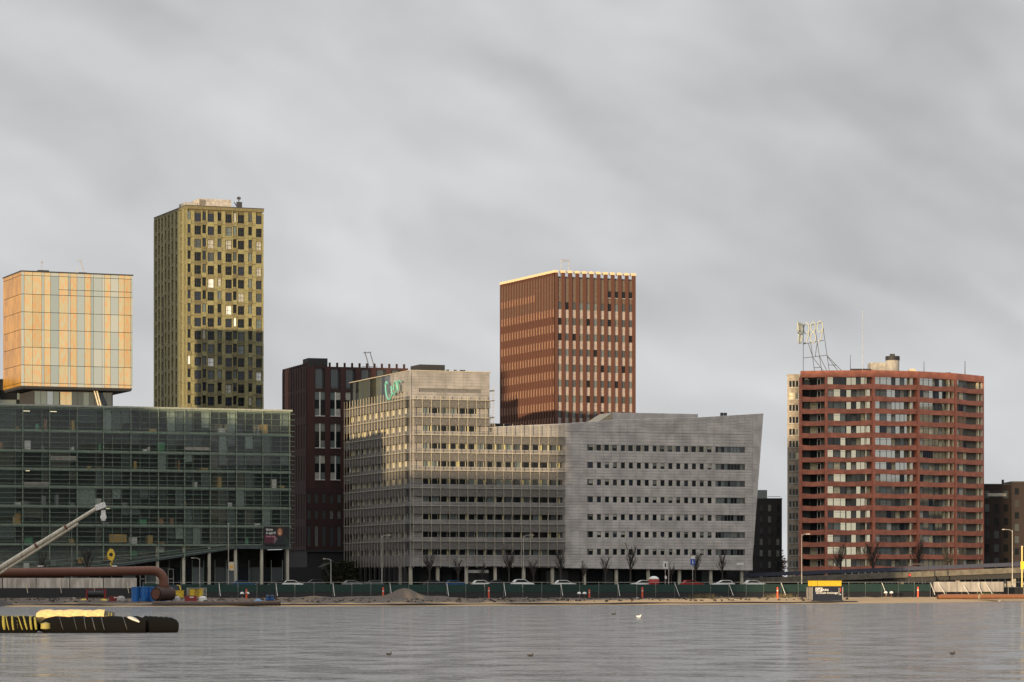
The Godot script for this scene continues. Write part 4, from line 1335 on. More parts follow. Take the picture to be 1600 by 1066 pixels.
func viaduct() -> void:
	var t := thing("viaduct", "rising concrete viaduct with dark blue railing in front of the red block", "viaduct", Vector3(50.0, STREET, -655))
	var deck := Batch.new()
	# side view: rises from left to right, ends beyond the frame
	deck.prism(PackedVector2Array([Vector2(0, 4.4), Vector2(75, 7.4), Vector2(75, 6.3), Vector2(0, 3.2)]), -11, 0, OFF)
	part(t, "deck", deck.mesh(), mat("shaded_concrete", lin(0.13, 0.115, 0.09), 0.9, "blotch", 0.1))  # concrete deck, colour darkened to stand in for shade
	var under := Batch.new()
	under.prism(PackedVector2Array([Vector2(0, 3.2), Vector2(75, 6.28), Vector2(75, 5.0), Vector2(0, 2.7)]), -10, -1.0, OFF)
	part(t, "girder", under.mesh(), M.soot)
	var blue := mat("blue_rail", lin(0.02, 0.024, 0.05), 0.5)
	var rail := Batch.new()
	rail.prism(PackedVector2Array([Vector2(0, 4.75), Vector2(75, 7.75), Vector2(75, 8.55), Vector2(0, 5.5)]), -0.35, -0.28, OFF)
	part(t, "rail_screen", rail.mesh(), blue)
	for i in 26:
		var x := 1.0 + 2.9 * i
		bx(t, "rail_post", x, x + 0.12, 4.4 + 0.04 * x, 5.5 + 0.0407 * x, -0.28, -0.16, M.dark_steel, OFF)
	for i in 6:
		var x := 9.0 + 12.0 * i
		for z in [-2.5, -8.0]:
			bx(t, "pier", x, x + 0.9, 0, 0.2 + 0.0404 * x, z - 0.9, z, M.concrete)
	# pale columns and glazing of the arcade under it
	var a := thing("arcade", "row of pale upright posts and dark glazing below the viaduct at right", "arcade", Vector3(72, STREET, -668))
	bx(a, "back_wall", 0, 50, 0, 3.6, -4, -0.5, M.soot)
	for i in 34:
		bx(a, "arcade_post", 0.4 + 1.45 * i, 0.62 + 1.45 * i, 0, 3.2, -0.45, -0.2, M.pale_steel if i % 3 else M.curtain)
	for i in 12:
		bx(a, "arcade_pane", 1.0 + 4.1 * i, 3.6 + 4.1 * i, 0.3, 2.9, -0.5, -0.42, pick([M.grey_glass, M.dark_glass, M.grey_curtain]))

# ------------------------------------------------------------------ fences
func on_fence(px: float) -> Vector3:   # a point on the fence line by x
	return Vector3(px, 0, -fence_line(px))

func shore_fences() -> void:
	var t := thing("construction_fence", "long dark green mesh fence with pale slanted stays along the shore", "fence", Vector3(-62.5, 1.0, -566))
	var o := t.position
	var cloth := tones("green_mesh", lin(0.010, 0.038, 0.031), 0.15, 3, 0.85, "blotch", 0.3)
	var galv := mat("galvanised", lin(0.5, 0.5, 0.47), 0.45, "fine", 0.2, 0.4)
	var x := -68.0
	var i := 0
	while x < 122.0:
		var p := on_fence(x)
		var q := on_fence(x + 3.45)
		var d := (q - p)
		var len := d.length()
		d /= len
		var fr := Transform3D(Basis(d, Vector3.UP, Vector3(-d.z, 0, d.x)), p - o)
		var sag := rng.randf_range(-0.06, 0.05)
		if x < 82.0 or x > 104.0:
			bx(t, "mesh_panel", 0.02, len - 0.02, 1.9 - 0.1 * rng.randf(), 3.32 + sag, -0.03, 0.0, pick(cloth), fr)
			bx(t, "black_gap_strip", 0.0, len, 0.5, 1.78, -0.06, -0.03, M.black, fr)  # plain black strip across the gap below the mesh
		bx(t, "post", -0.03, 0.03, 0.7, 3.75, -0.09, -0.04, galv, fr)
		bx(t, "top_rail", 0, len, 3.66, 3.72, -0.1, -0.06, galv, fr)
		if i % 3 == 1:
			var sb := Batch.new()
			sb.tube([Vector3(0, 3.5, 0.03), Vector3(0.35, 1.15, 0.9)], 0.055, 5)
			part(t, "stay", sb.mesh(), M.white_paint, fr)
		x += 3.5
		i += 1
	# pale hoardings
	var board := tones("hoarding_board", lin(0.50, 0.455, 0.40), 0.05, 3, 0.8, "streak", 0.1)
	var h := thing("hoarding", "beige hoarding panels on dark base behind the rusty pipe", "hoarding", Vector3(-112, 1.0, -566))
	for k in 7:
		var x0 := 6.2 * k - 0.5
		bx(h, "board", x0 + 0.06, x0 + 6.1, 1.65, 3.5, -0.1, 0.0, board[k % 3])
		bx(h, "base_block", x0, x0 + 6.2, -0.3, 1.6, -0.5, 0.1, M.black)
		bx(h, "post", x0 - 0.04, x0 + 0.05, 1.2, 3.7, -0.12, 0.04, M.soot)
		var sb := Batch.new()
		sb.tube([Vector3(x0 + 4.3, 2.9, 0.05), Vector3(x0 + 4.8, 0.7, 1.0)], 0.05, 5)
		part(h, "stay", sb.mesh(), M.cream_paint)
	var h2 := thing("pale_hoarding", "three beige hoarding panels at right near the rusty pipes", "hoarding", Vector3(83.0, 1.0, -fence_line(83.0)), 0.0)
	h2.rotation.y = atan(0.75)
	for k in 3:
		var x0 := 6.6 * k
		bx(h2, "board", x0 + 0.05, x0 + 6.55, 0.75, 2.75, 0.0, 0.1, board[(k + 1) % 3])
		bx(h2, "post", x0 - 0.04, x0 + 0.04, -0.3, 2.8, -0.05, 0.14, M.soot)
		var sb := Batch.new()
		sb.tube([Vector3(x0 + 1.3, 2.6, 0.14), Vector3(x0 + 2.4, 0.3, 1.0)], 0.05, 5)
		part(h2, "stay", sb.mesh(), M.white_paint)

# ------------------------------------------------------------------ street: cars, lamps, signs, bare trees
func make_car(suv: bool, paint: Material) -> Node3D:
	var c := Node3D.new()
	var k := 1.12 if suv else 1.0
	var body := Batch.new()
	body.prism(PackedVector2Array([Vector2(-2.15, 0.3), Vector2(-2.2, 0.62), Vector2(-2.1, 0.86 * k), Vector2(-1.2, 0.93 * k), Vector2(1.0, 0.93 * k), Vector2(1.9, 0.84 * k), Vector2(2.15, 0.66), Vector2(2.18, 0.32), Vector2(1.75, 0.24), Vector2(-1.75, 0.24)]), -0.86, 0.86)
	part(c, "body", body.mesh(), paint)
	var cab := Batch.new()
	cab.prism(PackedVector2Array([Vector2(-1.9 if suv else -1.75, 0.9 * k), Vector2(-1.35, 1.40 * k), Vector2(0.25, 1.42 * k), Vector2(1.1, 0.92 * k)]), -0.74, 0.74)
	part(c, "side_glass", cab.mesh(), M.dark_glass)
	var roof := Batch.new()
	roof.prism(PackedVector2Array([Vector2(-1.95 if suv else -1.85, 0.93 * k), Vector2(-1.42, 1.40 * k), Vector2(-1.1, 1.47 * k), Vector2(0.0, 1.48 * k), Vector2(0.32, 1.43 * k), Vector2(1.18, 0.93 * k), Vector2(1.04, 0.93 * k), Vector2(0.22, 1.39 * k), Vector2(-1.28, 1.38 * k), Vector2(-1.66, 0.93 * k)]), -0.77, 0.77)
	part(c, "roof", roof.mesh(), paint)
	for x in [-1.35, 1.35]:
		for z in [-0.78, 0.78]:
			var w := Batch.new()
			w.tube([Vector3(x, 0.32, z - 0.1), Vector3(x, 0.32, z + 0.1)], 0.32, 14)
			var ty := part(c, "wheel", w.mesh(), M.black)
			var rm := Batch.new()
			rm.tube([Vector3(x, 0.32, z - 0.11), Vector3(x, 0.32, z + 0.11)], 0.19, 10)
			part(ty, "rim", rm.mesh(), M.pale_steel)
	for z in [-0.6, 0.6]:
		bx(c, "headlight", 2.06, 2.17, 0.62, 0.76, z - 0.2, z + 0.2, M.white_paint)
		bx(c, "tail_light", -2.2, -2.09, 0.66, 0.82, z - 0.2, z + 0.2, M.tail_red)
	return c

func street() -> void:
	mat("tail_red", lin(0.25, 0.01, 0.01), 0.3)
	var paints := {"white": mat("white_car", lin(0.72, 0.72, 0.71), 0.2), "dark": mat("dark_car", lin(0.03, 0.033, 0.04), 0.2), "silver": mat("silver_car", lin(0.30, 0.30, 0.31), 0.25, "", 1, 0.5), "blue": mat("blue_car", lin(0.02, 0.07, 0.16), 0.2), "red": mat("red_car", lin(0.32, 0.02, 0.02), 0.2), "grey": mat("grey_car", lin(0.10, 0.105, 0.11), 0.25)}
	var cars := [
		[-50.8, "blue", false, 1, "blue hatchback parked beyond the fence before the glass building's columns"], [-44.0, "dark", false, -1, "dark small car beside the glass building's corner column"],
		[-41.5, "white", false, 1, "white saloon parked at the foot of the maroon building"], [-37.5, "dark", true, -1, "dark tall car in front of the planted bank"],
		[-30.0, "silver", false, 1, "silver car beside the tall lamp post at the grey building's corner"], [-26.5, "grey", false, -1, "grey saloon under the grey building's left corner"],
		[-14.5, "dark", false, 1, "nearly black car between the grey building's second and third columns"], [-10.6, "blue", false, 1, "dark blue car half hidden behind the fence by the third column"],
		[-5.6, "white", false, 1, "white saloon below the white canopy sign"], [-2.4, "dark", false, 1, "dark hatchback squeezed between two white cars"],
		[2.0, "white", true, 1, "largest white estate car beside the lamp below the grey louvres"], [10.0, "white", false, 1, "white hatchback below the right end of the louvred wing"],
		[24.6, "white", false, -1, "white car right next to the red round trailer"], [34.2, "red", false, 1, "red car showing just its roof near the blue sign"],
		[40.4, "white", false, -1, "white hatchback in front of the grey building's last columns"], [46.8, "white", false, 1, "white car with open tailgate area past the leaning grey end"]]
	for c in cars:
		var o := make_car(c[2], paints[c[1]])
		o.name = numbered("parked_car")
		add_child(o)
		var d := 581.0 + (absf(c[0]) * 0.01)
		if c[0] > 30.0:
			d = fence_line(c[0]) + 14.0
		o.position = Vector3(c[0], STREET, -d)
		o.rotation.y = deg_to_rad(14.0 if c[3] > 0 else 190.0)
		o.set_meta("label", c[4])
		o.set_meta("category", "car")
		o.set_meta("group", "cars parked along the quay")
	# round red trailer
	var tr := thing("round_trailer", "round red trailer with a white domed top beside a white car", "trailer", Vector3(26.8, STREET, -580))
	var b := Batch.new()
	b.lathe([Vector2(0.7, 0.35), Vector2(0.98, 0.7), Vector2(1.05, 1.2), Vector2(0.95, 1.7)], 16)
	part(tr, "body", b.mesh(), paints.red)
	b = Batch.new()
	b.lathe([Vector2(0.96, 1.7), Vector2(0.8, 2.0), Vector2(0.4, 2.2), Vector2(0.0, 2.25)], 16)
	part(tr, "dome", b.mesh(), M.white_paint)
	for z in [-0.6, 0.6]:
		b = Batch.new()
		b.tube([Vector3(0, 0.3, z - 0.08), Vector3(0, 0.3, z + 0.08)], 0.3, 12)
		part(tr, "wheel", b.mesh(), M.black)
	# lamps: x, top, distance, arm, label
	var lamps := [
		[-24.9, 12.6, 588.0, 1.0, "tall lamp post standing before the grey building's left side"], [2.2, 12.6, 588.0, 1.3, "tall lamp post in front of the louvred wing"],
		[30.0, 12.2, 588.0, -1.2, "lamp post crossing the grey building's window grid"], [-34.2, 8.0, 580.0, -0.8, "short lamp with a bent head before the maroon building"],
		[-54.2, 14.7, 587.0, 0.0, "plain pole carrying a small orange board beside the glass building"], [-59.5, 8.2, 585.0, -0.9, "short bent lamp in front of the lobby glazing"],
		[56.8, 13.0, 602.0, 0.9, "lamp post in front of the narrow apartment wing"], [102.0, 14.3, 626.0, -1.4, "lamp post with a long arm at the far right"],
		[-84.0, 14.0, 586.0, 0.0, "thin grey pole left of the yellow crane hook"], [-9.0, 8.0, 590.0, -0.6, "short lamp between the bare trees under the louvred wing"]]
	for l in lamps:
		var t := thing("street_lamp", l[4], "street lamp", Vector3(l[0], STREET, -l[2]), 0.0, "lamps along the quay street")
		var p := Batch.new()
		p.tube([Vector3(0, 0, 0), Vector3(0, l[1] - STREET, 0)], [0.11, 0.06], 8)
		part(t, "pole", p.mesh(), M.pale_steel)
		if l[3] != 0.0:
			var a := Batch.new()
			a.tube([Vector3(0, l[1] - STREET - 0.3, 0), Vector3(l[3] * 0.4, l[1] - STREET + 0.05, 0), Vector3(l[3], l[1] - STREET + 0.1, 0)], 0.05, 6)
			part(t, "arm", a.mesh(), M.pale_steel)
			bx(t, "lamp_head", l[3] - 0.1, l[3] + signf(l[3]) * 0.7, l[1] - STREET + 0.02, l[1] - STREET + 0.2, -0.15, 0.15, M.pale_steel)
		else:
			bx(t, "lamp_head", -0.12, 0.12, l[1] - STREET, l[1] - STREET + 0.25, -0.1, 0.1, M.pale_steel)
	# sign boards on poles
	var orange := mat("orange_sign", lin(0.62, 0.30, 0.04), 0.5)
	var sign_white: Material = M.white_paint
	var blue := mat("blue_sign", lin(0.015, 0.06, 0.33), 0.5)
	var yellow := mat("yellow_sign", lin(0.62, 0.40, 0.02), 0.5)
	for q in [[-53.6, 5.95, 1.0, 1.6, 586.6, M.cream_paint, "cream and orange board on the plain pole beside the glass building", 0.0, 5.2],
			[29.2, 6.3, 0.9, 1.35, 585.0, sign_white, "white square sign on a post before the grey undercroft", 2.6, 6.3],
			[34.6, 7.0, 0.9, 1.1, 588.0, blue, "blue sign on a tall pole before the grey building", 2.6, 8.4],
			[104.1, 6.3, 0.9, 1.6, 626.0, yellow, "yellow sign board hanging beside the far right lamp post", 0.0, 0.0]]:
		var t := thing("sign_board", q[6], "sign", Vector3(q[0], STREET, -q[4]), 0.0)
		bx(t, "board", -q[2] / 2, q[2] / 2, q[1] - STREET, q[1] + q[3] - STREET, 0.1, 0.16, q[5])
		if q[7] > 0.0:
			var p := Batch.new()
			p.tube([Vector3(0, 0, 0), Vector3(0, q[8] - STREET, 0)], 0.07, 7)
			part(t, "post", p.mesh(), M.pale_steel)
		else:
			bx(t, "bracket", -q[2] / 2 - 0.3, q[2] / 2, q[1] - STREET + 0.4, q[1] - STREET + 0.48, 0.02, 0.1, M.dark_steel)
		if q[5] == blue:
			bx(t, "plate", -0.3, 0.4, q[1] + 1.15 - STREET, q[1] + 1.7 - STREET, 0.1, 0.15, sign_white)
			bx(t, "arrow", -0.08, 0.08, q[1] + 0.2 - STREET, q[1] + 0.85 - STREET, 0.16, 0.18, sign_white)
		elif q[5] == sign_white:
			bx(t, "mark", -0.1, 0.15, q[1] + 0.25 - STREET, q[1] + 1.0 - STREET, 0.16, 0.18, M.soot)
			bx(t, "small_plate", -0.1, 0.3, q[1] - 2.0 - STREET, q[1] - 1.4 - STREET, 0.1, 0.14, sign_white)
		elif q[5] == M.cream_paint:
			bx(t, "patch", -0.3, 0.35, q[1] + 0.4 - STREET, q[1] + 0.85 - STREET, 0.16, 0.18, orange)
	var yp := thing("yellow_post", "tall yellow post at the right edge", "post", Vector3(106.3, STREET, -640))
	var ypb := Batch.new()
	ypb.tube([Vector3.ZERO, Vector3(0, 8.4, 0)], 0.14, 8)
	part(yp, "pole", ypb.mesh(), mat("yellow_post_paint", lin(0.62, 0.52, 0.2), 0.5))
	bx(yp, "cap", -0.18, 0.18, 8.4, 8.6, -0.18, 0.18, M.cream_paint)
	# gantry with a red traffic light
	var g := thing("signal_gantry", "grey portal with a lit red traffic light below the viaduct", "traffic light", Vector3(82.6, STREET, -640))
	for x in [0.0, 2.8]:
		bx(g, "leg", x, x + 0.16, 0, 4.7, -0.1, 0.1, M.dark_steel)
	bx(g, "beam", 0, 2.96, 4.7, 4.9, -0.1, 0.1, M.dark_steel)
	bx(g, "signal_box", 0.0, 0.5, 1.6, 2.9, 0.1, 0.4, M.black)
	var rm := mat("red_signal", lin(0.6, 0.02, 0.02), 0.4)
	rm.emission_enabled = true
	rm.emission = Color(1.0, 0.08, 0.05)
	rm.emission_energy_multiplier = 1.0
	var rl := Batch.new()
	rl.tube([Vector3(0.25, 2.55, 0.4), Vector3(0.25, 2.55, 0.46)], 0.2, 12)
	part(g, "red_light", rl.mesh(), rm)
	var glow := OmniLight3D.new()
	glow.name = "red_signal_glow"
	glow.light_color = Color(1.0, 0.1, 0.06)
	glow.light_energy = 0.03
	glow.light_size = 0.2
	glow.omni_range = 12.0
	glow.shadow_enabled = true
	glow.position = Vector3(0.25, 2.55, 0.75)
	g.add_child(glow)
	# bare street trees
	var bark := mat("bark", lin(0.045, 0.037, 0.03), 0.9, "speck", 0.3)
	var kinds := [bare_tree(3), bare_tree(14), bare_tree(25)]
	var spots := [[-16.2, 1.1], [-10.6, 0.85], [-5.8, 0.7], [-0.6, 1.15], [4.2, 0.8], [9.6, 1.1], [14.0, 0.75], [18.4, 0.9], [23.3, 1.2], [31.8, 0.7], [36.6, 1.05], [42.0, 1.0], [72.0, 1.35], [79.0, 1.45], [89.0, 1.5], [95.0, 1.3], [-79.5, 1.1], [-88.0, 1.0]]
	var where := ["under the grey building's first column bay", "before the grey undercroft's second bay", "left of the white canopy sign", "beside the white canopy sign", "right of the lamp under the louvres", "at the end of the louvred wing", "left of the white hatchback's neighbour column", "between columns at the middle of the grey front", "beside the red round trailer", "between the white sign and the blue sign", "right of the blue sign", "before the leaning grey end", "before the red block's second bay", "before the red block's third bay, behind the viaduct", "large, before the red block's fourth bay", "before the red block's fifth bay", "behind the crane boom, before the glass building", "leftmost, before the glass building"]
	for i in spots.size():
		var s: Array = spots[i]
		var d := 604.0
		if s[0] > 30.0:
			d = 613.0
		if s[0] > 60.0:
			d = 672.0
		if s[0] < -60.0:
			d = 575.0
		var t := thing("bare_tree", "bare winter tree " + where[i], "tree", Vector3(s[0], STREET, -d), rng.randf() * 6.0, "bare trees along the quay")
		t.scale = Vector3.ONE * s[1] * 1.35
		part(t, "trunk", kinds[i % 3][0], bark)
		stuff(part(t, "crown", kinds[i % 3][1], bark))

func bare_tree(sd: int) -> Array:
	var r := RandomNumberGenerator.new()
	r.seed = sd
	var tk := Batch.new()
	tk.tube([Vector3.ZERO, Vector3(0.03, 1.5, 0), Vector3(-0.02, 3.2, 0.03)], [0.13, 0.10, 0.07], 7)
	var cr := Batch.new()
	var ends := []
	for i in 16:
		var a := r.randf() * TAU
		var base := Vector3(0, r.randf_range(1.8, 3.3), 0)
		var tip := base + Vector3(cos(a) * r.randf_range(0.5, 1.0), r.randf_range(1.1, 2.2), sin(a) * r.randf_range(0.5, 1.0))
		cr.tube([base, base.lerp(tip, 0.5) + Vector3(0, 0.1, 0), tip], [0.05, 0.035, 0.018], 5, false)
		ends.append([base, tip])
	for e in ends:
		for k in 11:
			var p: Vector3 = e[0].lerp(e[1], r.randf_range(0.25, 1.0))
			var q := p + Vector3(r.randf_range(-0.5, 0.5), r.randf_range(0.25, 0.9), r.randf_range(-0.5, 0.5))
			cr.tube([p, q], [0.013, 0.006], 4, false)
	return [tk.mesh(), cr.mesh()]

# ------------------------------------------------------------------ construction works on the shore
func works() -> void:
	var rust := mat("rust", lin(0.125, 0.047, 0.027), 0.75, "blotch", 0.5)
	var rust_dark := mat("dark_rust", lin(0.045, 0.022, 0.015), 0.8, "blotch", 0.5)
	var blue := mat("drum_blue", lin(0.012, 0.16, 0.52), 0.45, "fine", 0.4)
	var yellow := mat("machine_yellow", lin(0.66, 0.46, 0.03), 0.5, "blotch", 0.4)
	var red := mat("tank_red", lin(0.24, 0.018, 0.02), 0.5, "fine", 0.4)
	var orange := mat("marker_orange", lin(0.62, 0.08, 0.03), 0.6)
	# rusty discharge pipe with its elbow
	var t := thing("discharge_pipe", "long rusty steel pipe raised over the shore, bending down at its end", "pipe", Vector3(-58.4, 0.7, -498))
	var b := Batch.new()
	var pts := [Vector3(-36, 4.55, 2), Vector3(-12, 4.75, 0.6), Vector3(-0.6, 4.95, 0)]
	for i in 8:
		var a := PI / 2 * i / 7.0
		pts.append(Vector3(0.2 + 1.7 * sin(a), 4.95 - 1.7 * (1 - cos(a)), 0))
	pts.append(Vector3(1.95, 2.4, 0.1))
	b.tube(pts, 0.74, 18)
	part(t, "pipe", b.mesh(), rust)
	b = Batch.new()
	b.tube([Vector3(1.95, 2.65, 0.1), Vector3(1.95, 2.5, 0.1)], 0.98, 18)
	part(t, "flange", b.mesh(), rust)
	b = Batch.new()
	b.tube([Vector3(1.95, 2.5, 0.1), Vector3(1.9, 1.6, 0.15)], 0.9, 18)
	part(t, "socket", b.mesh(), rust)
	b = Batch.new()
	b.tube([Vector3(0.9, 1.15, 1.7), Vector3(1.2, 1.2, 1.2), Vector3(3.2, 1.2, -0.6)], [1.12, 1.18, 1.05], 20)
	part(t, "outlet_drum", b.mesh(), rust_dark)
	b = Batch.new()
	b.tube([Vector3(0.80, 1.15, 1.83), Vector3(0.92, 1.15, 1.68)], 0.85, 18)
	part(t, "outlet_plate", b.mesh(), rust)
	for x in [-18.0, -6.0]:
		b = Batch.new()
		b.tube([Vector3(x - 0.42, 5.65, 0.55), Vector3(x + 0.42, 5.65, 0.55)], 0.12, 6)
		part(t, "tag", b.mesh(), M.white_paint)
	for x in [-30.0]:
		for s in [-1.2, 1.2]:
			b = Batch.new()
			b.tube([Vector3(x + s, -0.2, 1.6), Vector3(x, 4.2, 1.6)], 0.16, 7)
			part(t, "trestle_leg", b.mesh(), rust_dark)
	# mobile crane boom
	t = thing("crane_boom", "pale telescopic crane boom slanting up over the pipe", "crane", Vector3(-87.0, 0.6, -490))
	var p0 := Vector3(-4.0, -0.3, 0)
	var p1 := Vector3(20.9, 15.1, 0)
	for q in [[0.0, 0.62, 0.42], [0.6, 0.8, 0.36], [0.79, 0.99, 0.30]]:
		b = Batch.new()
		b.tube([p0.lerp(p1, q[0]), p0.lerp(p1, q[1])], q[2], 10)
		part(t, "boom_section", b.mesh(), mat("boom_paint", lin(0.50, 0.46, 0.37), 0.5, "streak", 0.3))
	var off := Vector3(0.62, -0.62, 0.1)
	b = Batch.new()
	b.tube([p0.lerp(p1, 0.05) + off, p0.lerp(p1, 0.86) + off * 0.6], 0.22, 8)
	part(t, "lower_boom", b.mesh(), M.boom_paint)
	for k in [0.6, 0.79]:
		b = Batch.new()
		b.tube([p0.lerp(p1, k), p0.lerp(p1, k + 0.012)], 0.5, 10)
		part(t, "collar", b.mesh(), rust)
	b = Batch.new()
	b.box(-0.3, 1.3, -0.4, 0.5, -0.35, 0.35, Transform3D(Basis(Vector3(0, 0, 1), 0.35), p1))
	part(t, "boom_head", b.mesh(), M.white_paint)
	b = Batch.new()
	b.tube([p1 + Vector3(0.9, -1.5, -0.12), p1 + Vector3(0.9, -1.5, 0.12)], 0.5, 14)
	b.box(0.55, 1.25, -2.1, -0.4, -0.06, 0.06, Transform3D(Basis(), p1))
	part(t, "tip_pulley", b.mesh(), M.white_paint)
	b = Batch.new()
	b.tube([p1 + Vector3(1.0, -1.5, 0), p1 + Vector3(2.0, -6.6, 0)], 0.03, 5)
	part(t, "hoist_rope", b.mesh(), M.dark_steel)
	var body := Batch.new()
	body.prism(PackedVector2Array([Vector2(-0.5, -0.55), Vector2(-0.62, 0.3), Vector2(-0.2, 1.05), Vector2(0.25, 0.95), Vector2(0.6, 0.1), Vector2(0.4, -0.7), Vector2(0.1, -0.95)]), -0.25, 0.25, Transform3D(Basis(), p1 + Vector3(2.15, -7.6, 0)))
	part(t, "hook_block", body.mesh(), yellow)
	b = Batch.new()
	b.tube([p1 + Vector3(2.15, -7.5, 0.26), p1 + Vector3(2.15, -7.5, 0.32)], 0.3, 12)
	part(t, "hook_sheave", b.mesh(), M.soot)
	b = Batch.new()
	var hk := []
	for i in 9:
		var a := -0.4 + 4.0 * i / 8.0
		hk.append(p1 + Vector3(2.3 + 0.28 * cos(a + 1.6), -8.95 + 0.28 * sin(a + 1.6) - 0.05, 0))
	hk.push_front(p1 + Vector3(2.25, -8.5, 0))
	b.tube(hk, 0.09, 6)
	part(t, "hook", b.mesh(), yellow)
	# upright blue drums
	var drum := Batch.new()
	drum.lathe([Vector2(0.0, 0.0), Vector2(0.62, 0.0), Vector2(0.64, 0.05), Vector2(0.64, 0.8), Vector2(0.675, 0.86), Vector2(0.64, 0.92), Vector2(0.64, 1.6), Vector2(0.675, 1.66), Vector2(0.64, 1.72), Vector2(0.63, 2.44), Vector2(0.58, 2.5), Vector2(0.0, 2.5)], 18)
	var dm := drum.mesh()
	var dl := Batch.new()
	dl.lathe([Vector2(0.66, 2.36), Vector2(0.69, 2.42), Vector2(0.66, 2.5), Vector2(0.0, 2.52)], 18)
	var dspots := [[-61.3, 500.0, 1.0, "leftmost upright blue drum on the shore"], [-59.95, 500.0, 1.02, "second tall blue drum, left of the pipe outlet"], [-59.0, 501.2, 1.0, "third blue drum, half behind the pipe outlet"], [-58.2, 500.0, 0.42, "low blue drum under the pipe outlet"], [-56.9, 500.0, 0.42, "low blue drum at the right under the pipe outlet"]]
	for s in dspots:
		t = thing("blue_drum", s[3], "drum", Vector3(s[0], 0.5, -s[1]), rng.randf() * 3, "blue drums by the pipe outlet")
		t.scale = Vector3(1.0, s[2], 1.0)
		part(t, "body", dm, blue)
		part(t, "lid", dl.mesh(), blue)
	# yellow skip with a small excavator arm, generator in a cage
	t = thing("yellow_skip", "yellow skip with dark machinery on top right of the pipe outlet", "skip", Vector3(-60.3, 0.95, -540))
	b = Batch.new()
	b.prism(PackedVector2Array([Vector2(0, 0.1), Vector2(2.45, 0.1), Vector2(2.5, 1.25), Vector2(-0.05, 1.25)]), -1.4, 0)
	part(t, "tub", b.mesh(), yellow)
	for i in 5:
		bx(t, "rib", 0.15 + 0.52 * i, 0.25 + 0.52 * i, 0.12, 1.22, 0.0, 0.07, yellow)
	bx(t, "rim", -0.08, 2.53, 1.25, 1.34, -1.45, 0.08, yellow)
	bx(t, "engine", -0.2, 1.6, 1.34, 2.2, -1.2, -0.2, mat("engine_blue", lin(0.015, 0.03, 0.06), 0.5))
	b = Batch.new()
	b.tube([Vector3(1.3, 1.4, -0.5), Vector3(1.45, 2.25, -0.5), Vector3(1.75, 2.15, -0.5), Vector3(2.0, 1.4, -0.5)], 0.14, 7)
	part(t, "arm", b.mesh(), yellow)
	bx(t, "reel", -0.75, -0.3, 1.35, 2.2, -0.7, -0.4, blue)
	t = thing("caged_generator", "yellow generator inside a pale steel cage beside the yellow skip", "generator", Vector3(-57.3, 0.95, -541))
	bx(t, "cabinet", 0.45, 1.35, 0.15, 1.6, -1.2, -0.15, yellow)
	bx(t, "cabinet", 2.1, 2.75, 0.15, 1.65, -1.2, -0.15, yellow)
	bx(t, "grille", 1.36, 2.09, 0.2, 1.55, -1.1, -0.2, mat("ochre_grille", lin(0.30, 0.20, 0.02), 0.6))
	for q in [[0, 3.5, 0.0, 0.12], [0, 3.5, 1.68, 1.8]]:
		bx(t, "cage_rail", q[0], q[1], q[2], q[3], -0.1, 0.0, M.pale_steel)
	for x in [0.0, 0.2, 2.85, 3.38]:
		bx(t, "cage_post", x, x + 0.12, 0.12, 1.68, -0.1, 0.0, M.pale_steel)
	for i in 6:
		bx(t, "cage_bar", 2.98, 3.37, 0.3 + 0.24 * i, 0.36 + 0.24 * i, -0.08, -0.02, M.pale_steel)
	bx(t, "panel_latch", 0.7, 0.8, 0.95, 1.05, -0.15, -0.1, M.black)
	bx(t, "panel_latch", 2.15, 2.25, 0.85, 0.95, -0.15, -0.1, M.black)
	# red tanks
	for q in [[-53.3, 500.0, 1.95, 1.1, "dark red tank in front of the caged generator"], [-66.0, 503.0, 1.9, 1.0, "dark red tank left of the blue drums"]]:
		t = thing("red_tank", q[4], "tank", Vector3(q[0], 0.5, -q[1]), 0.1, "red tanks on the shore")
		b = Batch.new()
		b.prism(PackedVector2Array([Vector2(0.08, 0.06), Vector2(q[2] - 0.08, 0.06), Vector2(q[2], 0.2), Vector2(q[2], q[3] - 0.15), Vector2(q[2] - 0.12, q[3]), Vector2(0.12, q[3]), Vector2(0.0, q[3] - 0.15), Vector2(0.0, 0.2)]), -1.1, 0.0)
		part(t, "tank", b.mesh(), red)
		bx(t, "name_plate", q[2] * 0.4, q[2] * 0.75, q[3] * 0.68, q[3] * 0.84, 0.0, 0.02, M.white_paint)
		for x in [0.2, q[2] - 0.4]:
			bx(t, "foot", x, x + 0.2, -0.2, 0.06, -1.0, -0.1, M.black)
	# rolls of white drain band
	for q in [[-54.7, 500.5, "greyish roll of drain band left of the dark red tank"], [-50.4, 500.5, "white roll of drain band right of the dark red tank"], [-63.9, 502.0, "pale tangle roll between the red tank and blue drums"]]:
		t = thing("band_roll", q[2], "roll", Vector3(q[0], 0.45, -q[1]), 0.25, "rolls of drain band")
		b = Batch.new()
		b.lathe([Vector2(0.70, 0.0), Vector2(0.72, 0.35), Vector2(0.6, 0.8), Vector2(0.35, 1.05), Vector2(0.0, 1.12)], 12)
		part(t, "band", b.mesh(), mat("drain_band_%d" % int(-q[0]), lin(0.42, 0.40, 0.38) if q[0] != -50.4 else lin(0.66, 0.65, 0.6), 0.8, "speck", 1.2))
		b = Batch.new()
		b.tube([Vector3(0, 1.0, 0), Vector3(0, 1.22, 0)], 0.16, 10)
		part(t, "core", b.mesh(), M.soot)
	# red framed pump with yellow floats
	t = thing("pump_frame", "red framed pump with a dark cylinder, standing on two yellow feet", "pump", Vector3(-70.2, 0.55, -506))
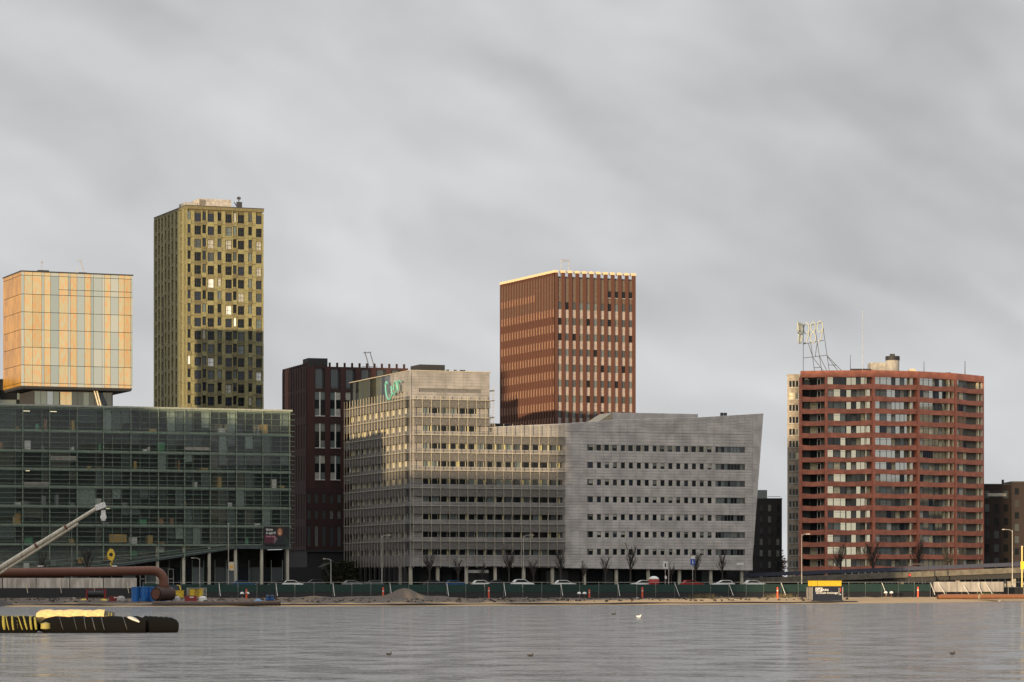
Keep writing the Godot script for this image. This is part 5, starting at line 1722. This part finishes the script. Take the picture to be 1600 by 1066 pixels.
	for x in [0.0, 3.0]:
		bx(t, "end_frame", x, x + 0.25, 0.3, 2.0, -0.9, -0.7, red)
		bx(t, "end_frame", x, x + 0.25, 0.3, 2.0, -0.1, 0.1, red)
		bx(t, "cross_bar", x + 0.02, x + 0.22, 1.75, 1.95, -0.7, -0.1, red)
	b = Batch.new()
	b.tube([Vector3(0.3, 1.3, -0.4), Vector3(2.95, 1.3, -0.4)], 0.5, 16)
	part(t, "cylinder", b.mesh(), M.soot)
	bx(t, "top_bar", 0, 3.2, 1.96, 2.06, -0.45, -0.3, red)
	for x in [-0.3, 3.0]:
		b = Batch.new()
		b.lathe([Vector2(0.0, 0.0), Vector2(0.5, 0.05), Vector2(0.6, 0.3), Vector2(0.4, 0.55), Vector2(0.0, 0.6)], 12, Vector3(x, -0.1, 0.4))
		part(t, "float", b.mesh(), yellow)
	# small blue things on the beach
	t = thing("blue_tarp_bundle", "small light blue bundle lying on the sand", "bundle", Vector3(-41.2, 0.5, -498))
	b = Batch.new()
	b.lathe([Vector2(0.66, 0.0), Vector2(0.6, 0.25), Vector2(0.4, 0.5), Vector2(0.1, 0.62), Vector2(0.0, 0.63)], 9)
	part(t, "cloth", b.mesh(), mat("pale_blue_tarp", lin(0.16, 0.30, 0.48), 0.7, "speck", 1.0))
	b = Batch.new()
	b.lathe([Vector2(0.35, 0.0), Vector2(0.3, 0.2), Vector2(0.0, 0.32)], 9, Vector3(0.6, 0, 0.2))
	part(t, "fold", b.mesh(), M.pale_blue_tarp)
	t = thing("blue_canister", "pair of dark blue canisters standing on the beach", "canister", Vector3(-39.6, 0.5, -498))
	for x in [0.0, 0.68]:
		b = Batch.new()
		b.lathe([Vector2(0.32, 0.0), Vector2(0.33, 1.0), Vector2(0.22, 1.15), Vector2(0.22, 1.35), Vector2(0.0, 1.36)], 12, Vector3(x, 0, 0))
		part(t, "body", b.mesh(), mat("canister_%d" % int(x * 10), lin(0.012, 0.03, 0.07), 0.4))
		b = Batch.new()
		b.lathe([Vector2(0.34, 0.5), Vector2(0.345, 0.7)], 12, Vector3(x, 0, 0))
		part(t, "label_band", b.mesh(), blue)
	# orange marker posts
	var mk := [[-46.7, 540.0, 1.6, "slim orange marker post near the caged generator"], [-23.0, 548.0, 1.9, "orange marker post left of the spoil heap"], [-4.2, 556.0, 1.9, "orange marker post under the white cars"], [14.0, 556.0, 1.5, "orange-red marker post right of two white domes"], [23.6, 556.0, 1.9, "brightest orange marker post below the red trailer"], [48.6, 562.0, 1.9, "red-orange marker post left of the container"], [78.0, 590.0, 1.9, "dull red marker post right of the container"]]
	for m in mk:
		t = thing("marker_post", m[3], "post", Vector3(m[0], 0.9, -m[1]), 0.0, "orange marker posts")
		b = Batch.new()
		b.lathe([Vector2(0.15, -0.2), Vector2(0.15, m[2] - 0.05), Vector2(0.1, m[2]), Vector2(0.0, m[2])], 8)
		part(t, "tube", b.mesh(), orange)
		b = Batch.new()
		b.lathe([Vector2(0.157, m[2] * 0.62), Vector2(0.157, m[2] * 0.72)], 8)
		part(t, "band", b.mesh(), M.white_paint)
	# pairs of white domes
	for q in [[-49.5, "white dome left of its twin near the orange marker"], [-48.5, "white dome right of its twin near the orange marker"], [12.3, "left white dome under the middle of the fence"], [13.3, "right white dome under the middle of the fence"], [72.4, "left white dome right of the container"], [73.6, "right white dome right of the container"]]:
		var dd := fence_line(q[0]) - 3.0
		t = thing("white_dome", q[1], "dome", Vector3(q[0], 1.0, -dd), 0.0, "white domes before the fence")
		b = Batch.new()
		b.lathe([Vector2(0.1, -0.2), Vector2(0.1, 0.6), Vector2(0.0, 0.62)], 8)
		part(t, "stem", b.mesh(), rust)
		b = Batch.new()
		b.lathe([Vector2(0.38, 0.55), Vector2(0.36, 0.75), Vector2(0.2, 0.9), Vector2(0.0, 0.94)], 12)
		part(t, "cap", b.mesh(), M.white_paint)
	# hose along the water's edge and thick hose end
	t = thing("shore_hose", "dark hose lying along the water's edge", "hose", Vector3(-60, 0.1, -484))
	b = Batch.new()
	var hp := []
	for i in 60:
		var x := -32.0 + 2.6 * i
		var wx := x - 60.0
		hp.append(Vector3(x, 0.12 + 0.06 * sin(i * 0.9), -(waterline(wx) - 484.0) - 1.6 + 0.5 * sin(i * 0.5)))
	b.tube(hp, 0.15, 7)
	part(t, "hose", b.mesh(), mat("hose_black", lin(0.025, 0.022, 0.02), 0.7, "fine", 0.5))
	t = thing("brown_hose", "thick brown ribbed hose ending on the beach", "hose", Vector3(-37, 0.2, -481))
	b = Batch.new()
	var hr := []
	var hpts := []
	for i in 60:
		hpts.append(Vector3(-20.0 + 0.35 * i, 0.18 + 0.12 * smoothstep(30, 59, i), -6.0 + 5.6 * smoothstep(0, 55, i)))
		hr.append(0.40 if i % 2 else 0.36)
	b.tube(hpts, hr, 12)
	part(t, "tube", b.mesh(), mat("brown_hose", lin(0.085, 0.055, 0.04), 0.8, "blotch", 0.5))
	b = Batch.new()
	b.tube([hpts[-1] + Vector3(-0.02, 0, 0), hpts[-1] + Vector3(0.06, 0, 0.0)], 0.42, 12)
	part(t, "end_ring", b.mesh(), M.soot)
	# spoil heap at the left edge
	t = thing("spoil_heap", "dark heap of mud at the left edge of the shore", "heap", Vector3(-82.5, 0.0, -482))
	var hs := SurfaceTool.new()
	hs.begin(Mesh.PRIMITIVE_TRIANGLES)
	var hn := FastNoiseLite.new()
	hn.seed = 4
	hn.frequency = 0.5
	for i in 25:
		for j in 25:
			var x := (i - 12) * 0.45
			var z := (j - 12) * 0.45
			var h := 2.1 * maxf(0.0, 1.0 - Vector2(x, z).length() / 5.0) + 0.25 * hn.get_noise_2d(x * 2, z * 2) - 0.05
			hs.add_vertex(Vector3(x, h, z))
	for i in 24:
		for j in 24:
			var a := i * 25 + j
			for k in [a, a + 25, a + 1, a + 1, a + 25, a + 26]:
				hs.add_index(k)
	hs.generate_normals()
	part(t, "mud", hs.commit(), mat("heap_mud", lin(0.042, 0.036, 0.03), 0.9, "speck", 0.4))
	# container with lettering and the yellow box on it
	t = thing("shipping_container", "dark navy shipping container with white lettering on the sand", "container", Vector3(53.2, 0.42, -545), deg_to_rad(18))
	var navy := mat("navy_steel", lin(0.012, 0.017, 0.034), 0.6, "blotch", 0.4)
	bx(t, "shell", 0.06, 6.0, 0.1, 2.5, -2.4, -0.06, navy)
	for i in 22:
		var x := 0.22 + 0.255 * i
		bx(t, "corrugation", x, x + 0.14, 0.2, 2.42, -0.06, 0.0, navy)
	for q in [[0, 6.06, 0, 0.2], [0, 6.06, 2.42, 2.59]]:
		bx(t, "side_rail", q[0], q[1], q[2], q[3], -0.1, 0.03, navy)
	for x in [0.0, 5.92]:
		bx(t, "corner_post", x, x + 0.14, 0.2, 2.42, -0.14, 0.035, M.pale_steel)
	var lf := left_frame(2.44, 0.0)
	bx(t, "end_door", 0.1, 1.2, 0.15, 2.45, 0.0, 0.06, mat("door_grey", lin(0.085, 0.08, 0.085), 0.6, "fine", 0.3), lf)
	bx(t, "end_door", 1.24, 2.36, 0.15, 2.45, 0.0, 0.06, M.door_grey, lf)
	for x in [0.5, 0.9, 1.55, 2.0]:
		bx(t, "lock_bar", x, x + 0.06, 0.2, 2.4, 0.06, 0.12, M.pale_steel, lf)
	bx(t, "name_plate", 0.72, 2.06, 1.66, 2.34, 0.0, 0.03, M.white_paint)
	lettering(t, "lettering", "CeT", 0.52, Vector3(0.8, 1.62, 0.04), navy)
	lettering(t, "lettering", "eau", 0.52, Vector3(2.12, 1.62, 0.04), M.white_paint)
	lettering(t, "lettering", "Verticale Drainage", 0.40, Vector3(0.75, 1.12, 0.055), M.white_paint)
	bx(t, "door_sticker", 5.2, 5.32, 1.0, 2.3, 0.0, 0.04, M.curtain)
	bx(t, "door_sticker", 5.5, 5.6, 1.6, 2.3, 0.0, 0.04, orange)
	bx(t, "door_sticker", 5.5, 5.62, 1.05, 1.25, 0.0, 0.04, M.white_paint)
	t = thing("yellow_crate", "long yellow steel crate lying on top of the navy container", "crate", Vector3(53.2, 3.01, -545), deg_to_rad(18))
	bx(t, "box", 0.25, 5.85, 0.02, 0.92, -2.2, -0.25, mat("crate_yellow", lin(0.62, 0.40, 0.02), 0.5, "blotch", 0.5))
	bx(t, "seam", 1.15, 1.2, 0.02, 0.92, -0.25, -0.22, M.soot)
	bx(t, "lip", 0.2, 5.9, 0.92, 0.99, -2.25, -0.2, M.crate_yellow)
	# rusty pipes on the right
	for q in [[81.2, 0.0, 586.0, 12.0, "rusty pipe lying on the sand with its open end near the pale hoarding"], [82.0, 0.1, 587.6, 14.0, "second rusty pipe just behind the first, open end showing"], [89.0, 0.05, 585.0, 20.0, "rusty pipe at the right edge with a pale ring end"], [89.9, 0.1, 586.6, 20.0, "farther rusty pipe at the right edge with a pale ring end"]]:
		t = thing("rusty_pipe", q[4], "pipe", Vector3(q[0], 0.45 + q[1], -q[2]), deg_to_rad(8), "rusty pipes on the sand")
		b = Batch.new()
		b.tube([Vector3(0, 0.45, 0), Vector3(q[3], 0.45, 0)], 0.42, 14, false)
		part(t, "tube", b.mesh(), mat("orange_rust", lin(0.20, 0.075, 0.03), 0.8, "blotch", 0.5))
		b = Batch.new()
		b.tube([Vector3(-0.06, 0.45, 0), Vector3(0.02, 0.45, 0)], 0.46, 14, false)
		part(t, "end_ring", b.mesh(), M.cream_paint if q[0] > 85.0 else rust_dark)
		b = Batch.new()
		b.tube([Vector3(0.05, 0.45, 0), Vector3(0.06, 0.45, 0)], 0.41, 14)
		part(t, "bore_shade_disc", b.mesh(), M.black)  # black disc for the shade inside the open pipe end
	# clods, planks and scraps strewn over the earth
	var rb := Batch.new()
	var rb2 := Batch.new()
	for i in 1000:
		var x := rng.randf_range(-95, 62)
		var d := waterline(x) + rng.randf_range(12, 78)
		if d > fence_line(x) - 1.0:
			continue
		var sz := rng.randf_range(0.05, 0.2) * (1.5 if rng.randf() < 0.06 else 1.0)
		var target: Batch = rb2 if rng.randf() < 0.05 else rb
		target.box(-sz * rng.randf_range(0.6, 2.2), sz, -0.2, sz * 0.8, -sz, sz, Transform3D(Basis.from_euler(Vector3(rng.randfn(0, 0.2), rng.randf() * 6, rng.randfn(0, 0.25))), Vector3(x, 0.42 + minf(0.38, (d - waterline(x)) * 0.01), -d)))
	for q in [[rb, "earth_clods", "dark clods of earth strewn over the shore", lin(0.06, 0.045, 0.032)], [rb2, "pale_scraps", "pale scraps of rubble strewn over the shore", lin(0.34, 0.31, 0.26)]]:
		var o := part(self, q[1], q[0].mesh(), mat(q[1], q[3], 0.9, "speck", 0.4))
		o.set_meta("kind", "stuff")
		o.set_meta("label", q[2])
		o.set_meta("category", "rubble")
	# tufts of dry weed under the fence
	for q in [[35.0, "dry weeds under the fence below the blue sign"], [50.5, "dry weeds left of the container"], [94.0, "green weeds behind the rusty pipes"]]:
		var dd := fence_line(q[0]) - 6.0
		t = thing("weed_clump", q[1], "weeds", Vector3(q[0], 0.8, -dd), 0.0, "weed clumps")
		b = Batch.new()
		for i in 260:
			var x := rng.randfn(0, 1.3)
			var z := rng.randfn(0, 0.8)
			b.tube([Vector3(x, -0.1, z), Vector3(x + rng.randf_range(-0.3, 0.3), rng.randf_range(0.3, 0.9), z + rng.randf_range(-0.3, 0.3))], [0.03, 0.008], 3, false)
		stuff(part(t, "blades", b.mesh(), mat("weed_%d" % int(q[0]), lin(0.13, 0.10, 0.05) if q[0] < 90 else lin(0.08, 0.10, 0.03), 0.9)))

# ------------------------------------------------------------------ floating hoses and birds
func floats_and_birds() -> void:
	var rubber := mat("rubber", lin(0.006, 0.0056, 0.0048), 0.9, "speck", 0.6, 0, 0.2)
	var moss := mat("moss_yellow", lin(0.26, 0.22, 0.03), 0.8, "speck", 0.8)
	var tarp := mat("golden_wrap", lin(0.62, 0.42, 0.17), 0.65, "blotch", 0.5)
	var t := thing("floating_hose", "long black rubber hose floating in the foreground, ringed with yellow stains", "hose", Vector3(-41, 0.0, -245))
	var b := Batch.new()
	var pts := []
	var rr := []
	for i in 42:
		pts.append(Vector3(-3.0 + 0.36 * i, 0.5 + 0.02 * sin(i), -0.5 * smoothstep(20, 41, i)))
		rr.append((0.84 if i % 4 else 0.80) * {16: 0.93, 17: 0.55, 18: 0.5, 19: 0.8, 20: 0.94, 41: 0.7, 40: 0.9}.get(i, 1.0))
	b.tube(pts.slice(0, 18), rr.slice(0, 18), 18)
	part(t, "hose_section", b.mesh(), rubber)
	b = Batch.new()
	b.tube(pts.slice(18, 42), rr.slice(18, 42), 18)
	part(t, "hose_section", b.mesh(), rubber)
	b = Batch.new()
	var ep := []
	var er := []
	for i in 16:
		ep.append(Vector3(11.2 + 0.2 * i, 0.62 - 0.012 * i, -0.9 - 0.05 * i))
		er.append((0.73 if i % 2 else 0.79) * {0: 0.6, 1: 0.85, 12: 0.97, 13: 0.9, 14: 0.75, 15: 0.45}.get(i, 1.0))
	b.tube(ep, er, 18)
	part(t, "hose_section", b.mesh(), rubber)
	for i in [8, 9, 10, 11, 12, 13, 14, 15, 16, 22, 25, 27, 29, 31, 36]:
		var w := rng.randf_range(0.02, 0.06) if i > 18 else rng.randf_range(0.05, 0.17)
		b = Batch.new()
		var slant := Vector3(rng.randf_range(0.02, 0.10), 0, 0)
		var arc := []
		for k in 9:
			var a := -0.3 + 2.4 * k / 8.0
			arc.append(pts[i] - slant * k + Vector3(0.4, sin(a) * (rr[i] - w * 0.55), cos(a) * (rr[i] - w * 0.55)))
		b.tube(arc, [w * 0.8, w, w, w, w * 0.9, w, w, w * 0.7, w * 0.3], 6)
		part(t, "stain_ring", b.mesh(), moss if i < 18 else M.dark_steel)
	b = Batch.new()
	var pp := []
	for k in 6:
		var a := 0.5 + 0.8 * k / 5.0
		pp.append(Vector3(11.3 - 0.22 * k, 0.52 + sin(a) * 0.72, -0.45 + cos(a) * 0.72))
	b.tube(pp, [0.06, 0.16, 0.2, 0.2, 0.16, 0.06], 8)
	part(t, "pale_patch", b.mesh(), M.pale_steel)
	b = Batch.new()
	b.lathe([Vector2(0.0, 0.0), Vector2(0.42, 0.1), Vector2(0.4, 0.5), Vector2(0.0, 0.62)], 12, Vector3(3.9, 0.25, 0.62))
	part(t, "yellow_float", b.mesh(), mat("float_yellow", lin(0.30, 0.25, 0.06), 0.7, "speck", 0.8))
	var t2 := thing("rear_hose", "second black hose floating behind the front one, ribbed at the left", "hose", Vector3(-41, 0.0, -249))
	b = Batch.new()
	var q := []
	var qr := []
	for i in 60:
		q.append(Vector3(-6.0 + 0.33 * i, 0.80 - 0.006 * i, -0.2))
		qr.append(0.62 if i % 2 else 0.57)
	b.tube(q, qr, 16)
	part(t2, "tube", b.mesh(), rubber)
	for i in range(16, 30, 1):
		b = Batch.new()
		var arc := []
		for k in 8:
			var a := 0.3 + 2.2 * k / 7.0
			arc.append(q[i] + Vector3(0.05 * k, sin(a) * 0.625, cos(a) * 0.625))
		b.tube(arc, 0.05, 5)
		part(t2, "stain_ring", b.mesh(), moss)
	var t3 := thing("golden_wrapped_pipe", "pipe wrapped in bright golden sheeting resting on the floating hoses", "pipe", Vector3(-38.2, 1.0, -247))
	b = Batch.new()
	var g := []
	var gr := []
	for i in 40:
		var x := 0.14 * i
		g.append(Vector3(x, 0.22 + 0.02 * sin(i * 1.1), 0))
		gr.append((0.60 + 0.03 * sin(i * 0.37) + 0.018 * rng.randf()) * smoothstep(-0.6, 0.5, x))
	b.tube(g, gr, 16)
	part(t3, "wrapping", b.mesh(), tarp)
	b = Batch.new()
	b.tube([Vector3(5.3, 0.2, 0), Vector3(6.2, 0.12, -0.1)], [0.56, 0.5], 16)
	part(t3, "dark_end", b.mesh(), M.soot)
	for i in 4:
		b = Batch.new()
		b.tube([Vector3(5.35 + 0.22 * i, 0.66 - 0.03 * i, 0.2), Vector3(5.42 + 0.22 * i, 0.2, 0.55)], 0.06, 5)
		part(t3, "end_strap", b.mesh(), moss)
	# birds
	var dark := mat("duck_brown", lin(0.018, 0.014, 0.011), 0.8)
	for k in [[-6.95, 173.5, "dark duck swimming left of the middle foreground", dark], [1.03, 170.5, "dark duck swimming in the middle foreground", dark], [25.1, 175.0, "dark duck swimming in the right foreground", dark], [12.2, 368.0, "black and white duck swimming near the middle of the basin", M.soot], [14.2, 344.0, "white gull resting on the water", M.white_paint], [93.0, 586.0, "grey gull at the water's edge far right", M.pale_steel]]:
		var big: float = 0.8 if k[1] < 200.0 else 1.3
		var d := thing("water_bird", k[2], "bird", Vector3(k[0], 0.0, -k[1]), 0.0, "birds on the water")
		d.scale = Vector3.ONE * big
		b = Batch.new()
		b.tube([Vector3(-0.24, 0.13, 0), Vector3(-0.16, 0.09, 0), Vector3(-0.05, 0.07, 0), Vector3(0.07, 0.07, 0), Vector3(0.13, 0.10, 0), Vector3(0.16, 0.17, 0), Vector3(0.18, 0.21, 0), Vector3(0.22, 0.21, 0)], [0.015, 0.06, 0.095, 0.09, 0.06, 0.04, 0.048, 0.02], 10)
		part(d, "body", b.mesh(), k[3])
		b = Batch.new()
		b.tube([Vector3(0.22, 0.205, 0), Vector3(0.275, 0.195, 0)], [0.02, 0.006], 6)
		part(d, "beak", b.mesh(), M.cream_paint)

# ------------------------------------------------------------------ out of the frame to the left: the towers whose shadows fall across the scene
func towers_behind_the_camera() -> void:
	var wall := mat("tower_wall", lin(0.22, 0.21, 0.2), 0.8, "blotch", 0.1)
	var quay := BoxMesh.new()
	quay.size = Vector3(420, 4, 330)
	structure("far_quay", quay, M.concrete, Vector3(-350, 0.6, -240))
	var list := [
		["slim_tower", "tallest slim tower on the quay to the left, out of the frame", -279.0, 338.0, 19.3, 128.0], ["square_tower", "square tower beside the long slab on the quay to the left, out of the frame", -279.0, 205.0, 16.5, 92.0],
		["slab_tower", "long slab on the quay to the left, out of the frame", -240.0, 206.0, 45.6, 54.0], ["added_shade_tower", "unseen tower added at the long slab to shade the glass top, out of the frame", -262.3, 206.0, 22.2, 62.0], ["stepped_tower", "middle tower at the slab's right end, out of the frame", -194.2, 205.0, 18.0, 71.0],  # the higher end one is added to keep sun off the glass top floor
		["broad_tower", "broad tower at the row's end on the left quay, out of the frame", -176.0, 205.0, 34.0, 87.0]]
	list.append(["added_low_blocker", "unseen low tower added at the far left to shade the glass interior, out of the frame", -306.0, 206.0, 26.8, 66.0])  # unseen tower added to keep low sun out of the glass interior
	for l in list:
		var t := thing(l[0], l[1], "building", Vector3(l[2], STREET, -l[3]), 0.0, "towers on the opposite quay")
		bx(t, "wall", 0, l[4], 0, l[5], -18, 0, wall)
		for r in int(l[5] / 7.0):
			bx(t, "window_band", 1, l[4] - 1, 3 + 7.0 * r, 5 + 7.0 * r, 0.0, 0.05, M.grey_glass)
	# the bank behind the camera, which the facades mirror
	var bank := BoxMesh.new()
	bank.size = Vector3(1300, 4, 260)
	structure("opposite_quay", bank, M.concrete, Vector3(390, 0.6, 280))
	var walls := [mat("bank_brick", lin(0.10, 0.065, 0.05), 0.85, "blotch", 0.1), mat("bank_grey", lin(0.16, 0.16, 0.155), 0.85, "blotch", 0.1), mat("bank_dark", lin(0.06, 0.06, 0.062), 0.8, "blotch", 0.1)]
	var x := 150.0
	var i := 0
	while x < 980.0:
		var w := rng.randf_range(38.0, 62.0)
		var h := rng.randf_range(48.0, 78.0)
		var t := thing("bank_block", ["brick", "grey", "dark"][i % 3] + " office block on the bank behind the camera, out of the frame", "building", Vector3(x + w, STREET, rng.randf_range(160, 190)), PI, "blocks on the bank behind the camera")
		bx(t, "wall", 0, w, 0, h, -30, 0, walls[i % 3])
		for r in int(h / 4.0) - 1:
			bx(t, "window_band", 1.5, w - 1.5, 3.0 + 4.0 * r, 4.9 + 4.0 * r, 0.0, 0.05, M.dark_glass if (r + i) % 3 else M.grey_glass)
		x += w + rng.randf_range(2.0, 14.0)
		i += 1
	for k in 3:
		var t := thing("side_block", ["nearest dark block beyond the right edge, out of the frame", "middle grey block beyond the right edge, out of the frame", "farthest brick block beyond the right edge, out of the frame"][k], "building", Vector3(300, STREET, -520.0 - 130.0 * k), -PI / 2, "blocks beyond the right edge")
		bx(t, "wall", -110, 0, 0, 46.0 + 7.0 * k, -30, 0, walls[2 - k])
		for r in 10:
			bx(t, "window_band", -108, -2, 3.0 + 4.0 * r, 4.9 + 4.0 * r, 0.0, 0.05, M.dark_glass)
